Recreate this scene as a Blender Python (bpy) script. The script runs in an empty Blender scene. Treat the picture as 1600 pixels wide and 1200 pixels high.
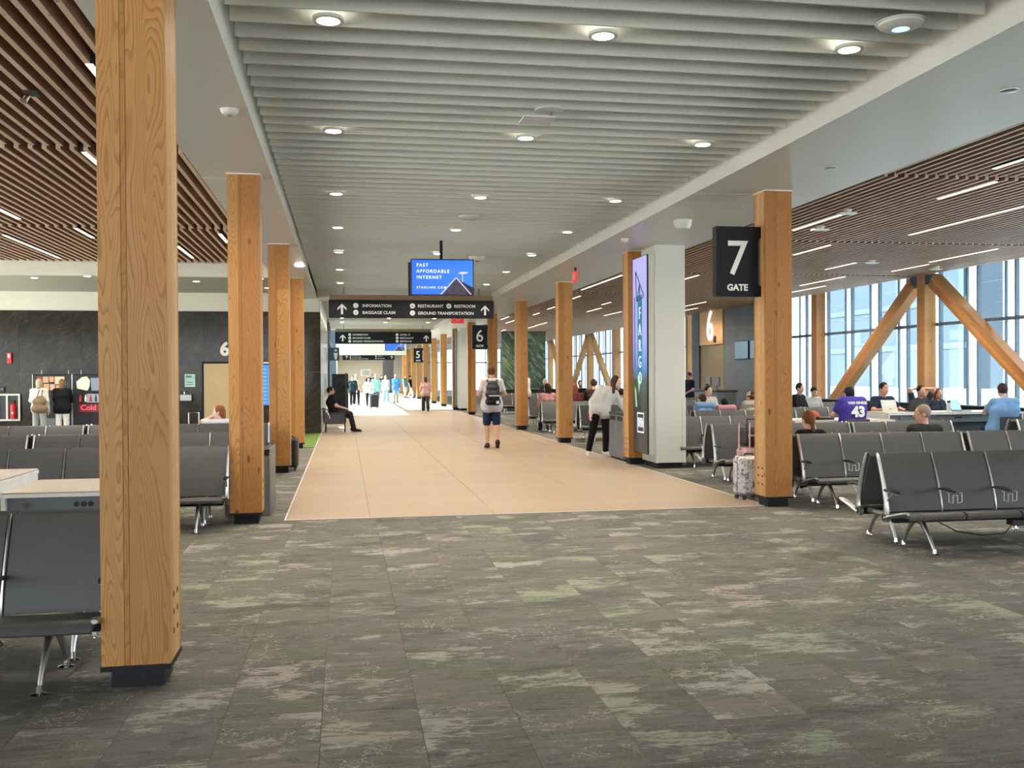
import bpy, math, random
import numpy as np
from mathutils import Vector, Matrix

# ------------------------------------------------------------------ camera, world, sun, exposure
SC = bpy.context.scene
COL = SC.collection
PI = math.pi
SC.view_settings.view_transform = 'Standard'
SC.view_settings.look = 'None'
SC.view_settings.gamma = 1.0
SC.view_settings.use_curve_mapping = False
SC.view_settings.exposure = 0.55
SC.cycles.use_denoising = True
SC.cycles.max_bounces = 8
SC.cycles.diffuse_bounces = 5
SC.cycles.glossy_bounces = 4
SC.cycles.transmission_bounces = 6
SC.cycles.transparent_max_bounces = 12
SC.cycles.sample_clamp_indirect = 4.0
SC.cycles.caustics_reflective = False
SC.cycles.caustics_refractive = False

F_PX = 1515.33
cam_data = bpy.data.cameras.new('camera')
cam_data.sensor_width = 36.0
cam_data.lens = F_PX / 1600.0 * 36.0
cam_data.clip_end = 500
cam = bpy.data.objects.new('camera', cam_data)
COL.objects.link(cam)
cam.matrix_world = (Matrix.Translation((0, 0, 1.62)) @ Matrix.Rotation(-0.1709, 4, 'Z')
                    @ Matrix.Rotation(PI / 2 - 0.0088, 4, 'X') @ Matrix.Rotation(-0.0058, 4, 'Z'))
SC.camera = cam

SKY = 4.2          # overcast-bright daylight outside
world = bpy.data.worlds.new('daylight')
SC.world = world
world.use_nodes = True
bg = world.node_tree.nodes['Background']
bg.inputs['Color'].default_value = (0.86, 0.94, 1.0, 1)
bg.inputs['Strength'].default_value = SKY

sun_data = bpy.data.lights.new('sun', 'SUN')
sun_data.energy = 26.0
sun_data.angle = 0.02
sun_data.color = (1.0, 0.97, 0.92)
sun = bpy.data.objects.new('sun', sun_data)
COL.objects.link(sun)
sun.rotation_euler = Vector((0.72, -0.10, -0.66)).to_track_quat('-Z', 'Y').to_euler()
sun.location = (-60, 60, 60)

LAMP = 1.5         # strength of the ceiling lamps

# ------------------------------------------------------------------ helpers
R = random.Random(7)


class MB:
    """collects polygons and links them as ONE mesh object"""
    def __init__(s):
        s.v, s.f, s.m = [], [], []

    def add(s, vs, fs, mi=0):
        o = len(s.v)
        s.v.extend([tuple(p) for p in vs])
        for f in fs:
            s.f.append([i + o for i in f])
            s.m.append(mi)
        return s

    def box(s, x0, x1, y0, y1, z0, z1, mi=0):
        return s.add([(x0, y0, z0), (x1, y0, z0), (x1, y1, z0), (x0, y1, z0),
                      (x0, y0, z1), (x1, y0, z1), (x1, y1, z1), (x0, y1, z1)],
                     [(3, 2, 1, 0), (4, 5, 6, 7), (0, 1, 5, 4), (1, 2, 6, 5), (2, 3, 7, 6), (3, 0, 4, 7)], mi)

    def rbox(s, x0, x1, y0, y1, z0, z1, b=0.01, mi=0):
        """box with chamfered edges"""
        vs, idx = [], {}
        X, Y, Z = (x0, x1), (y0, y1), (z0, z1)
        sg = (1, -1)
        for i in (0, 1):
            for j in (0, 1):
                for k in (0, 1):
                    c = (X[i], Y[j], Z[k])
                    d = (sg[i] * b, sg[j] * b, sg[k] * b)
                    for a in range(3):
                        p = [c[q] + (d[q] if q != a else 0) for q in range(3)]
                        idx[(i, j, k, a)] = len(vs)
                        vs.append(p)
        fs = []
        g = lambda i, j, k, a: idx[(i, j, k, a)]
        for i in (0, 1):
            q = [g(i, 0, 0, 0), g(i, 1, 0, 0), g(i, 1, 1, 0), g(i, 0, 1, 0)]
            fs.append(q if i else q[::-1])
            q = [g(0, i, 0, 1), g(0, i, 1, 1), g(1, i, 1, 1), g(1, i, 0, 1)]
            fs.append(q if i else q[::-1])
            q = [g(0, 0, i, 2), g(1, 0, i, 2), g(1, 1, i, 2), g(0, 1, i, 2)]
            fs.append(q if i else q[::-1])
        for i in (0, 1):
            for j in (0, 1):
                fs.append([g(i, j, 0, 0), g(i, j, 1, 0), g(i, j, 1, 1), g(i, j, 0, 1)])
                fs.append([g(i, 0, j, 0), g(i, 1, j, 0), g(i, 1, j, 2), g(i, 0, j, 2)])
                fs.append([g(0, i, j, 1), g(1, i, j, 1), g(1, i, j, 2), g(0, i, j, 2)])
                for k in (0, 1):
                    fs.append([g(i, j, k, 0), g(i, j, k, 1), g(i, j, k, 2)])
        cx = Vector(((x0 + x1) / 2, (y0 + y1) / 2, (z0 + z1) / 2))
        out = []
        for f in fs:
            a, b_, c_ = (Vector(vs[f[0]]), Vector(vs[f[1]]), Vector(vs[f[2]]))
            n = (b_ - a).cross(c_ - a)
            mid = sum((Vector(vs[q]) for q in f), Vector()) / len(f)
            out.append(f if n.dot(mid - cx) > 0 else f[::-1])
        return s.add(vs, out, mi)

    def tube(s, pts, r, n=8, mi=0, cap=True, sx=1.0):
        pts = [Vector(p) for p in pts]
        rs = r if isinstance(r, (list, tuple)) else [r] * len(pts)
        ref = None
        rings = []
        for i, p in enumerate(pts):
            t = (pts[min(i + 1, len(pts) - 1)] - pts[max(i - 1, 0)]).normalized()
            if ref is None:
                ref = Vector((0, 0, 1)) if abs(t.z) < 0.9 else Vector((1, 0, 0))
            u = ref - t * ref.dot(t)
            if u.length < 1e-5:
                u = t.orthogonal()
            u.normalize()
            ref = u
            w = t.cross(u)
            rings.append([p + u * (math.cos(2 * PI * k / n) * rs[i]) + w * (math.sin(2 * PI * k / n) * rs[i] * sx) for k in range(n)])
        vs = [q for rg in rings for q in rg]
        fs = []
        for i in range(len(pts) - 1):
            for k in range(n):
                fs.append((i * n + k, i * n + (k + 1) % n, (i + 1) * n + (k + 1) % n, (i + 1) * n + k))
        if cap:
            fs.append(tuple(range(n))[::-1])
            fs.append(tuple((len(pts) - 1) * n + k for k in range(n)))
        return s.add(vs, fs, mi)

    def cyl(s, a, b, r, rb=None, n=14, mi=0):
        return s.tube([a, b], [r, r if rb is None else rb], n, mi)

    def prism(s, poly, axis, lo, hi, mi=0):
        """polygon in the two other axes (in order) extruded along axis"""
        n = len(poly)
        def P(p, t):
            return (t, p[0], p[1]) if axis == 'x' else ((p[0], t, p[1]) if axis == 'y' else (p[0], p[1], t))
        vs = [P(p, lo) for p in poly] + [P(p, hi) for p in poly]
        area = sum(poly[i][0] * poly[(i + 1) % n][1] - poly[(i + 1) % n][0] * poly[i][1] for i in range(n))
        pos = (area > 0) != (axis == 'y')
        fs = [tuple(range(n))[::-1], tuple(range(n, 2 * n))] + [(i, (i + 1) % n, n + (i + 1) % n, n + i) for i in range(n)]
        if not pos:
            fs = [f[::-1] for f in fs]
        return s.add(vs, fs, mi)

    def lathe(s, prof, c=(0, 0, 0), n=20, mi=0):
        vs, fs = [], []
        for r, z in prof:
            for k in range(n):
                vs.append((c[0] + r * math.cos(2 * PI * k / n), c[1] + r * math.sin(2 * PI * k / n), c[2] + z))
        for i in range(len(prof) - 1):
            for k in range(n):
                fs.append((i * n + k, i * n + (k + 1) % n, (i + 1) * n + (k + 1) % n, (i + 1) * n + k))
        fs.append(tuple(range(n))[::-1])
        fs.append(tuple((len(prof) - 1) * n + k for k in range(n)))
        return s.add(vs, fs, mi)

    def ell(s, c, r, nu=14, nv=8, mi=0):
        prof = [(max(1e-4, math.sin(PI * i / nv)), -math.cos(PI * i / nv)) for i in range(nv + 1)]
        o = len(s.v)
        s.lathe(prof, (0, 0, 0), nu, mi)
        for i in range(o, len(s.v)):
            v = s.v[i]
            s.v[i] = (c[0] + v[0] * r[0], c[1] + v[1] * r[1], c[2] + v[2] * r[2])
        return s

    def mesh(s, name, mats, smooth=None):
        me = bpy.data.meshes.new(name)
        me.from_pydata(s.v, [], s.f)
        for m in (mats if isinstance(mats, (list, tuple)) else [mats]):
            me.materials.append(m)
        if any(s.m):
            me.polygons.foreach_set('material_index', s.m)
        if smooth:
            me.polygons.foreach_set('use_smooth', [True] * len(me.polygons))
            me.set_sharp_from_angle(angle=smooth)
        me.update()
        return me

    def build(s, name, mats, parent=None, smooth=None, loc=None):
        return link(s.mesh(name, mats, smooth), name, parent, loc)


def link(me, name, parent=None, loc=None, rot=None):
    o = bpy.data.objects.new(name, me)
    COL.objects.link(o)
    if parent is not None:
        o.parent = parent
    if loc is not None:
        o.location = loc
    if rot is not None:
        o.rotation_euler = rot
    return o


def tag(o, label=None, cat=None, group=None, kind=None):
    if label: o['label'] = label
    if cat: o['category'] = cat
    if group: o['group'] = group
    if kind: o['kind'] = kind
    return o


def thing(name, label, cat, loc=(0, 0, 0), rz=0.0, group=None):
    o = bpy.data.objects.new(name, None)
    o.empty_display_size = 0.1
    COL.objects.link(o)
    o.location = loc
    o.rotation_euler = (0, 0, rz)
    return tag(o, label, cat, group)


def copy_tree(o, parent=None):
    c = o.copy()
    COL.objects.link(c)
    if parent is not None:
        c.parent = parent
    for ch in list(o.children):
        copy_tree(ch, c)
    return c


# ------------------------------------------------------------------ materials
def srgb(r, g, b):
    f = lambda c: (c / 255 / 12.92) if c / 255 <= 0.04045 else ((c / 255 + 0.055) / 1.055) ** 2.4
    return (f(r), f(g), f(b), 1)


class NT:
    def __init__(s, name):
        s.mat = bpy.data.materials.new(name)
        s.mat.use_nodes = True
        s.t = s.mat.node_tree
        s.b = s.t.nodes['Principled BSDF']

    def n(s, kind, **kw):
        nd = s.t.nodes.new(kind)
        for k, v in kw.items():
            if k.startswith('i_'):
                key = k[2:]
                sock = nd.inputs[int(key)] if key.isdigit() else nd.inputs[key.replace('_', ' ')]
                if hasattr(v, 'is_linked'):
                    s.t.links.new(v, sock)
                else:
                    sock.default_value = v
            else:
                setattr(nd, k, v)
        return nd

    def l(s, a, b):
        s.t.links.new(a, b)

    def math(s, op, a, b=0.0, c=None, clamp=False):
        nd = s.t.nodes.new('ShaderNodeMath')
        nd.operation = op
        nd.use_clamp = clamp
        for i, v in enumerate((a, b) if c is None else (a, b, c)):
            if hasattr(v, 'is_linked'):
                s.l(v, nd.inputs[i])
            else:
                nd.inputs[i].default_value = v
        return nd.outputs[0]

    def mapping(s, vec, scale=(1, 1, 1), loc=(0, 0, 0)):
        nd = s.n('ShaderNodeMapping')
        s.l(vec, nd.inputs['Vector'])
        nd.inputs['Scale'].default_value = scale
        nd.inputs['Location'].default_value = loc
        return nd.outputs[0]

    def noise(s, vec, scale, detail=2, rough=0.5, dist=0.0):
        nd = s.n('ShaderNodeTexNoise')
        s.l(vec, nd.inputs['Vector'])
        nd.inputs['Scale'].default_value = scale
        nd.inputs['Detail'].default_value = detail
        nd.inputs['Roughness'].default_value = rough
        nd.inputs['Distortion'].default_value = dist
        return nd.outputs['Fac']

    def ramp(s, fac, stops, interp='LINEAR'):
        nd = s.n('ShaderNodeValToRGB')
        nd.color_ramp.interpolation = interp
        e = nd.color_ramp.elements
        while len(e) < len(stops):
            e.new(0.5)
        for el, (p, c) in zip(e, stops):
            el.position = p
            el.color = c
        s.l(fac, nd.inputs[0])
        return nd.outputs[0]

    def mix(s, fac, a, b, mode='MIX'):
        nd = s.t.nodes.new('ShaderNodeMix')
        nd.data_type = 'RGBA'
        nd.blend_type = mode
        for sock, v in ((nd.inputs[0], fac), (nd.inputs[6], a), (nd.inputs[7], b)):
            if hasattr(v, 'is_linked'):
                s.l(v, sock)
            else:
                sock.default_value = v
        return nd.outputs[2]

    def vadd(s, a, b):
        nd = s.t.nodes.new('ShaderNodeVectorMath')
        nd.operation = 'ADD'
        s.l(a, nd.inputs[0])
        if hasattr(b, 'is_linked'):
            s.l(b, nd.inputs[1])
        else:
            nd.inputs[1].default_value = b
        return nd.outputs[0]

    def bump(s, h, strength=0.2, dist=0.01):
        nd = s.n('ShaderNodeBump')
        nd.inputs['Strength'].default_value = strength
        nd.inputs['Distance'].default_value = dist
        s.l(h, nd.inputs['Height'])
        s.l(nd.outputs[0], s.b.inputs['Normal'])

    def base(s, c):
        if hasattr(c, 'is_linked'):
            s.l(c, s.b.inputs['Base Color'])
        else:
            s.b.inputs['Base Color'].default_value = c


def plain(name, c, rough=0.5, metal=0.0, var=0.06, scale=6.0, spec=0.5):
    """painted / moulded surface with a faint procedural mottling"""
    t = NT(name)
    tc = t.n('ShaderNodeTexCoord')
    nz = t.noise(tc.outputs['Object'], scale, 3)
    lo = tuple(max(0, x * (1 - var)) for x in c[:3]) + (1,)
    hi = tuple(min(1, x * (1 + var)) for x in c[:3]) + (1,)
    t.base(t.ramp(nz, [(0.3, lo), (0.7, hi)]))
    t.b.inputs['Roughness'].default_value = rough
    t.b.inputs['Metallic'].default_value = metal
    t.b.inputs['Specular IOR Level'].default_value = spec
    return t.mat


def emit(name, c, strength):
    t = NT(name)
    t.b.inputs['Base Color'].default_value = c
    t.b.inputs['Emission Color'].default_value = c
    t.b.inputs['Emission Strength'].default_value = strength
    return t.mat


def make_timber(name, dark, mid, light, hue_var=0.35):
    """plain-sawn fir: contour rings of a stretched noise, fine fibre, knots"""
    t = NT(name)
    tc = t.n('ShaderNodeTexCoord')
    oi = t.n('ShaderNodeObjectInfo')
    rnd = oi.outputs['Random']
    comb = t.n('ShaderNodeCombineXYZ')
    t.l(t.math('MULTIPLY', rnd, 37.0), comb.inputs[0])
    t.l(t.math('MULTIPLY', rnd, 91.0), comb.inputs[1])
    t.l(t.math('MULTIPLY', rnd, 53.0), comb.inputs[2])
    p = t.vadd(tc.outputs['Object'], comb.outputs[0])
    # edge-glued boards: a random shift for every board across the face
    sep = t.n('ShaderNodeSeparateXYZ')
    t.l(p, sep.inputs[0])
    bx = t.math('FLOOR', t.math('MULTIPLY', rnd, 50.0))
    bz = t.math('FLOOR', t.math('ADD', t.math('MULTIPLY', sep.outputs[2], 0.42), t.math('MULTIPLY', bx, 0.37)))
    cb = t.n('ShaderNodeCombineXYZ')
    t.l(bx, cb.inputs[0]); t.l(bz, cb.inputs[1])
    wn = t.n('ShaderNodeTexWhiteNoise')
    t.l(cb.outputs[0], wn.inputs['Vector'])
    sh = t.n('ShaderNodeVectorMath', operation='SCALE')
    t.l(wn.outputs['Color'], sh.inputs[0]); sh.inputs['Scale'].default_value = 30.0
    q = t.vadd(p, sh.outputs[0])
    wob = t.noise(t.mapping(q, (14.0, 14.0, 2.2)), 1.0, 2, 0.5)
    stretched = t.mapping(q, (6.5, 6.5, 0.85))
    n1 = t.math('ADD', t.noise(stretched, 1.0, 1.0, 0.4, 0.25), t.math('MULTIPLY', wob, 0.075))
    rings = t.math('FRACT', t.math('MULTIPLY', n1, 26.0))
    ringline = t.ramp(rings, [(0.0, (0.05, 0.05, 0.05, 1)), (0.55, (0.18, 0.18, 0.18, 1)), (0.84, (1, 1, 1, 1)), (0.93, (0.9, 0.9, 0.9, 1)), (1.0, (0.05, 0.05, 0.05, 1))])
    fib = t.noise(t.mapping(p, (160, 160, 3.0)), 1.0, 2, 0.6)
    vo = t.n('ShaderNodeTexVoronoi')
    t.l(t.mapping(q, (5.0, 5.0, 2.0)), vo.inputs['Vector'])
    vo.inputs['Scale'].default_value = 1.0
    vo.inputs['Randomness'].default_value = 1.0
    knot = t.ramp(vo.outputs['Distance'], [(0.0, (1, 1, 1, 1)), (0.07, (0.8, 0.8, 0.8, 1)), (0.11, (0, 0, 0, 1))])
    c = t.ramp(t.math('ADD', t.math('MULTIPLY', wn.outputs['Value'], hue_var), t.math('MULTIPLY', rnd, 0.3)),
               [(0.08, tuple(0.55 * a + 0.45 * b for a, b in zip(mid, dark))), (0.3, mid), (0.62, light)])
    c = t.mix(t.math('MULTIPLY', ringline, 0.62), c, dark)
    c = t.mix(t.math('MULTIPLY', fib, 0.22), c, light)
    c = t.mix(t.math('MULTIPLY', knot, 0.8), c, (dark[0] * 0.35, dark[1] * 0.3, dark[2] * 0.3, 1))
    t.base(c)
    t.b.inputs['Roughness'].default_value = 0.5
    t.b.inputs['Specular IOR Level'].default_value = 0.3
    return t.mat


M = {}
M['timber'] = make_timber('fir timber', (0.22, 0.080, 0.020, 1), (0.42, 0.185, 0.052, 1), (0.60, 0.32, 0.105, 1))
M['timber_edge'] = make_timber('fir timber edge', (0.36, 0.18, 0.06, 1), (0.54, 0.31, 0.125, 1), (0.66, 0.43, 0.20, 1))
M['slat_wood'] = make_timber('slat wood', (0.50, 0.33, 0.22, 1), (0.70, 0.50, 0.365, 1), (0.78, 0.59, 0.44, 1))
M['slat_side'] = plain('dark brown slat flank', (0.30, 0.185, 0.125, 1), 0.7)  # top and flanks of each slat are a darker brown than its underside
M['white'] = plain('white paint', srgb(208, 208, 197), 0.55, 0, 0.008)
M['soffit'] = plain('soffit paint', srgb(215, 213, 204), 0.35, 0, 0.02)
M['baffle'] = plain('baffle felt', srgb(214, 214, 204), 0.75, 0, 0.02, 30)
M['dark_void'] = plain('dark plenum', (0.018, 0.014, 0.012, 1), 0.9)
M['grey_void'] = plain('grey plenum', srgb(150, 150, 143), 0.9)
M['header'] = plain('header paint', srgb(222, 220, 204), 0.6, 0, 0.02)
M['back_ceiling'] = plain('back ceiling paint', srgb(170, 170, 155), 0.6, 0, 0.02)
M['vinyl'] = plain('charcoal vinyl', srgb(82, 81, 80), 0.48, 0, 0.05, 9, 0.4)
M['alu'] = plain('polished aluminium', (0.58, 0.58, 0.56, 1), 0.34, 1.0, 0.03)
M['chrome'] = plain('chrome', (0.85, 0.85, 0.85, 1), 0.12, 1.0, 0.02)
M['black'] = plain('black plastic', (0.012, 0.012, 0.014, 1), 0.45)
M['black_metal'] = plain('black metal', (0.012, 0.013, 0.015, 1), 0.55, 0.0, 0.05, 6, 0.25)
M['navy_sign'] = plain('sign panel black', srgb(15, 19, 27), 0.5, 0, 0.05, 6, 0.25)
M['sign_white'] = plain('sign lettering', srgb(225, 225, 222), 0.5, 0, 0.01)
M['grey_panel'] = plain('grey laminate', srgb(108, 114, 116), 0.5)
M['laminate'] = plain('pale laminate', srgb(182, 174, 160), 0.4)
M['white_edge'] = plain('white edging', srgb(228, 228, 224), 0.4)
M['dark_grey'] = plain('dark grey paint', srgb(52, 56, 60), 0.5)
M['steel'] = plain('brushed steel', (0.42, 0.43, 0.43, 1), 0.35, 0.9, 0.08, 4)
M['beige_door'] = plain('birch veneer', srgb(190, 168, 125), 0.5, 0, 0.06, 3)
M['birch'] = plain('birch panel', srgb(214, 170, 112), 0.5, 0, 0.06, 3)
M['olive'] = plain('olive laminate', srgb(120, 105, 78), 0.6)
M['red'] = plain('signal red', (0.55, 0.02, 0.02, 1), 0.4)
M['teal_paper'] = plain('pale teal paper', srgb(170, 215, 200), 0.8)
M['cable'] = plain('black cable', (0.01, 0.01, 0.01, 1), 0.5)
M['hole'] = plain('burnt plug', (0.05, 0.02, 0.01, 1), 0.8)
M['pink_case'] = plain('pink shell', srgb(205, 160, 155), 0.4)
M['mullion'] = plain('mullion metal', srgb(84, 98, 112), 0.45, 0.1)
M['steel_blue'] = plain('gusset plate blue', srgb(40, 72, 98), 0.5)
M['far_grey'] = plain('far wall grey', srgb(150, 146, 132), 0.7, 0, 0.02)
M['apron'] = plain('apron concrete', srgb(205, 205, 200), 0.9, 0, 0.05, 0.3)
M['lamp_on'] = emit('lit lamp lens', (1.0, 0.94, 0.82, 1), 14.0)
M['linear_on'] = emit('lit linear lens', (1.0, 0.86, 0.62, 1), 2.2)
M['plug_led'] = emit('small led', (0.3, 0.4, 1.0, 1), 1.5)
M['exit_red'] = emit('lit exit red', (0.8, 0.04, 0.05, 1), 0.35)


def mk_carpet():
    t = NT('woven carpet planks')
    tc = t.n('ShaderNodeTexCoord')
    geo = t.n('ShaderNodeNewGeometry')
    oi = t.n('ShaderNodeObjectInfo')
    rnd = t.math('FRACT', t.math('ADD', t.math('MULTIPLY', geo.outputs['Random Per Island'], 7.31), t.math('MULTIPLY', oi.outputs['Random'], 5.17)))
    cb = t.n('ShaderNodeCombineXYZ')
    for i, k in enumerate((83.0, 57.0, 29.0)):
        t.l(t.math('MULTIPLY', rnd, k), cb.inputs[i])
    # half of the planks run on into each other, the rest jump to another place of the design
    keep = t.math('GREATER_THAN', t.math('FRACT', t.math('MULTIPLY', rnd, 13.7)), 0.35)
    sc = t.n('ShaderNodeVectorMath', operation='SCALE')
    t.l(cb.outputs[0], sc.inputs[0]); t.l(keep, sc.inputs['Scale'])
    w = t.n('ShaderNodeNewGeometry').outputs['Position']
    p = t.vadd(w, sc.outputs[0])
    big = t.noise(t.mapping(p, (0.9, 1.6, 1)), 1.0, 3, 0.6)
    streak = t.noise(t.mapping(p, (5.0, 26, 1)), 1.0, 6, 0.72, 0.5)
    ragged = t.noise(t.mapping(p, (9.0, 24, 1)), 1.0, 6, 0.75, 1.2)
    green = t.noise(t.mapping(p, (1.2, 1.8, 1), (11, 4, 2)), 1.0, 4, 0.65)
    fine = t.noise(t.mapping(w, (60, 330, 1)), 1.0, 3, 0.75)
    rib = t.noise(t.mapping(w, (300, 6, 1)), 1.0, 1, 0.5)
    base = t.ramp(big, [(0.28, srgb(80, 79, 80)), (0.5, srgb(104, 102, 99)), (0.72, srgb(124, 118, 108))])
    gmask = t.ramp(green, [(0.46, (0, 0, 0, 1)), (0.60, (1, 1, 1, 1))])
    base = t.mix(t.math('MULTIPLY', gmask, 0.65), base, srgb(90, 95, 74))
    r2 = t.math('SUBTRACT', ragged, 0.5)
    patch = t.math('ADD', t.noise(t.mapping(p, (1.3, 2.6, 1), (3, 8, 5)), 1.0, 3, 0.6), t.math('MULTIPLY', r2, 0.62))
    pm = t.ramp(patch, [(0.57, (0, 0, 0, 1)), (0.62, (1, 1, 1, 1))])
    pc = t.ramp(t.math('FRACT', t.math('MULTIPLY', rnd, 3.3)), [(0.3, srgb(182, 180, 170)), (0.6, srgb(160, 172, 142)), (0.9, srgb(184, 172, 164))])
    base = t.mix(t.math('MULTIPLY', pm, 0.72), base, pc)
    dp = t.math('ADD', t.noise(t.mapping(p, (1.1, 2.8, 1), (31, 2, 9)), 1.0, 3, 0.6), t.math('MULTIPLY', r2, 0.6))
    dk = t.ramp(dp, [(0.57, (0, 0, 0, 1)), (0.66, (1, 1, 1, 1))])
    base = t.mix(t.math('MULTIPLY', dk, 0.6), base, srgb(58, 56, 53))
    dm = t.ramp(streak, [(0.34, (1, 1, 1, 1)), (0.46, (0, 0, 0, 1))])
    base = t.mix(t.math('MULTIPLY', dm, 0.7), base, srgb(44, 44, 43))
    lm = t.ramp(streak, [(0.56, (0, 0, 0, 1)), (0.68, (1, 1, 1, 1))])
    base = t.mix(t.math('MULTIPLY', lm, 0.5), base, srgb(172, 168, 150))
    # thin pale twigs
    wob = t.n('ShaderNodeTexNoise'); t.l(t.mapping(p, (3, 3, 1)), wob.inputs['Vector'])
    wv = t.n('ShaderNodeVectorMath', operation='SCALE'); t.l(wob.outputs['Color'], wv.inputs[0]); wv.inputs['Scale'].default_value = 0.9
    vo = t.n('ShaderNodeTexVoronoi', feature='DISTANCE_TO_EDGE')
    t.l(t.vadd(t.mapping(p, (2.4, 2.0, 1)), wv.outputs[0]), vo.inputs['Vector'])
    vo.inputs['Scale'].default_value = 1.0
    tw = t.ramp(vo.outputs['Distance'], [(0.006, (1, 1, 1, 1)), (0.013, (0, 0, 0, 1))])
    tmask = t.ramp(t.noise(t.mapping(p, (0.9, 1.1, 1), (7, 1, 3)), 1.0, 2), [(0.52, (0, 0, 0, 1)), (0.56, (1, 1, 1, 1))])
    brk = t.ramp(t.noise(t.mapping(p, (6, 6, 1)), 1.0, 1), [(0.45, (0, 0, 0, 1)), (0.49, (1, 1, 1, 1))])
    twm = t.math('MULTIPLY', t.math('MULTIPLY', tw, tmask), brk)
    base = t.mix(t.math('MULTIPLY', twm, 0.8), base, srgb(186, 180, 160))
    base = t.mix(t.math('MULTIPLY', t.math('SUBTRACT', fine, 0.35, clamp=True), 1.1), base, srgb(165, 162, 150))
    base = t.mix(t.math('MULTIPLY', t.math('SUBTRACT', 0.56, fine, clamp=True), 0.9), base, (0.03, 0.03, 0.03, 1))
    base = t.mix(t.math('MULTIPLY', rib, 0.12), base, (0.03, 0.03, 0.03, 1))
    t.base(base)
    t.b.inputs['Roughness'].default_value = 0.92
    t.b.inputs['Specular IOR Level'].default_value = 0.15
    t.bump(fine, 0.35, 0.004)
    return t.mat


def mk_terrazzo():
    t = NT('tan terrazzo')
    w = t.n('ShaderNodeNewGeometry').outputs['Position']
    oi = t.n('ShaderNodeObjectInfo')
    big = t.noise(t.mapping(w, (0.5, 1.1, 1)), 1.0, 2)
    speck = t.noise(w, 90.0, 2, 0.7)
    c = t.ramp(big, [(0.3, srgb(170, 149, 126)), (0.7, srgb(183, 161, 138))])
    c = t.mix(t.math('MULTIPLY', t.math('SUBTRACT', speck, 0.45, clamp=True), 1.2), c, srgb(235, 215, 190))
    c = t.mix(t.math('MULTIPLY', oi.outputs['Random'], 0.12), c, srgb(164, 142, 118))
    t.base(c)
    t.b.inputs['Roughness'].default_value = 0.32
    t.b.inputs['Specular IOR Level'].default_value = 0.35
    return t.mat


def mk_stone(name, a, b, vein, rough):
    t = NT(name)
    tc = t.n('ShaderNodeTexCoord').outputs['Object']
    oi = t.n('ShaderNodeObjectInfo')
    cb = t.n('ShaderNodeCombineXYZ')
    for i, k in enumerate((13.0, 7.0, 23.0)):
        t.l(t.math('MULTIPLY', oi.outputs['Random'], k), cb.inputs[i])
    p = t.vadd(tc, cb.outputs[0])
    big = t.noise(p, 1.4, 5, 0.6, 0.8)
    c = t.ramp(big, [(0.3, a), (0.7, b)])
    rot = t.n('ShaderNodeMapping')
    t.l(p, rot.inputs['Vector'])
    rot.vector_type = 'TEXTURE'
    rot.inputs['Rotation'].default_value = (0, -0.8, 0)
    rot.inputs['Scale'].default_value = (2.2, 1.0, 0.6)
    v = t.noise(rot.outputs[0], 1.6, 6, 0.62, 1.4)
    vm = t.ramp(v, [(0.475, (0, 0, 0, 1)), (0.5, (1, 1, 1, 1)), (0.525, (0, 0, 0, 1))])
    c = t.mix(t.math('MULTIPLY', vm, 0.15), c, vein)
    t.base(c)
    t.b.inputs['Roughness'].default_value = rough
    t.b.inputs['Specular IOR Level'].default_value = 0.22
    return t.mat


def mk_glass(name, tint, gloss=0.10):
    t = NT(name)
    tr = t.n('ShaderNodeBsdfTransparent')
    tr.inputs['Color'].default_value = tint
    gl = t.n('ShaderNodeBsdfGlossy')
    gl.inputs['Roughness'].default_value = 0.02
    fr = t.n('ShaderNodeLayerWeight')
    fr.inputs['Blend'].default_value = 0.5
    f5 = t.math('POWER', fr.outputs['Facing'], 5.0)
    mx = t.n('ShaderNodeMixShader')
    t.l(t.math('MULTIPLY_ADD', f5, 0.8, 0.04, clamp=True), mx.inputs[0])
    t.l(tr.outputs[0], mx.inputs[1])
    t.l(gl.outputs[0], mx.inputs[2])
    t.l(mx.outputs[0], t.t.nodes['Material Output'].inputs['Surface'])
    return t.mat


def mk_frit(name):
    """white-printed glass: lets diffused daylight through"""
    t = NT(name)
    tl = t.n('ShaderNodeBsdfTranslucent')
    tl.inputs['Color'].default_value = (0.80, 0.90, 0.95, 1)
    tr = t.n('ShaderNodeBsdfTransparent')
    tr.inputs['Color'].default_value = (0.80, 0.92, 0.98, 1)
    mx = t.n('ShaderNodeMixShader')
    mx.inputs[0].default_value = 0.6
    t.l(tl.outputs[0], mx.inputs[1]); t.l(tr.outputs[0], mx.inputs[2])
    t.l(mx.outputs[0], t.t.nodes['Material Output'].inputs['Surface'])
    return t.mat


def mk_mural():
    t = NT('green leaf mural')
    tc = t.n('ShaderNodeTexCoord').outputs['Object']
    a = t.noise(t.mapping(tc, (0.7, 1, 0.5)), 1.5, 3, 0.6)
    rot = t.n('ShaderNodeMapping'); t.l(tc, rot.inputs['Vector'])
    rot.vector_type = 'TEXTURE'
    rot.inputs['Rotation'].default_value = (0, 0.85, 0)
    rot.inputs['Scale'].default_value = (1.0, 1, 0.22)
    b = t.noise(rot.outputs[0], 1.2, 4, 0.65, 0.8)
    c = t.ramp(a, [(0.3, srgb(36, 48, 36)), (0.55, srgb(66, 80, 54)), (0.75, srgb(100, 112, 60))])
    c = t.mix(t.ramp(b, [(0.52, (0, 0, 0, 1)), (0.62, (0.8, 0.8, 0.8, 1))]), c, srgb(140, 152, 126))
    t.base(c)
    t.b.inputs['Roughness'].default_value = 0.5
    return t.mat


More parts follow.
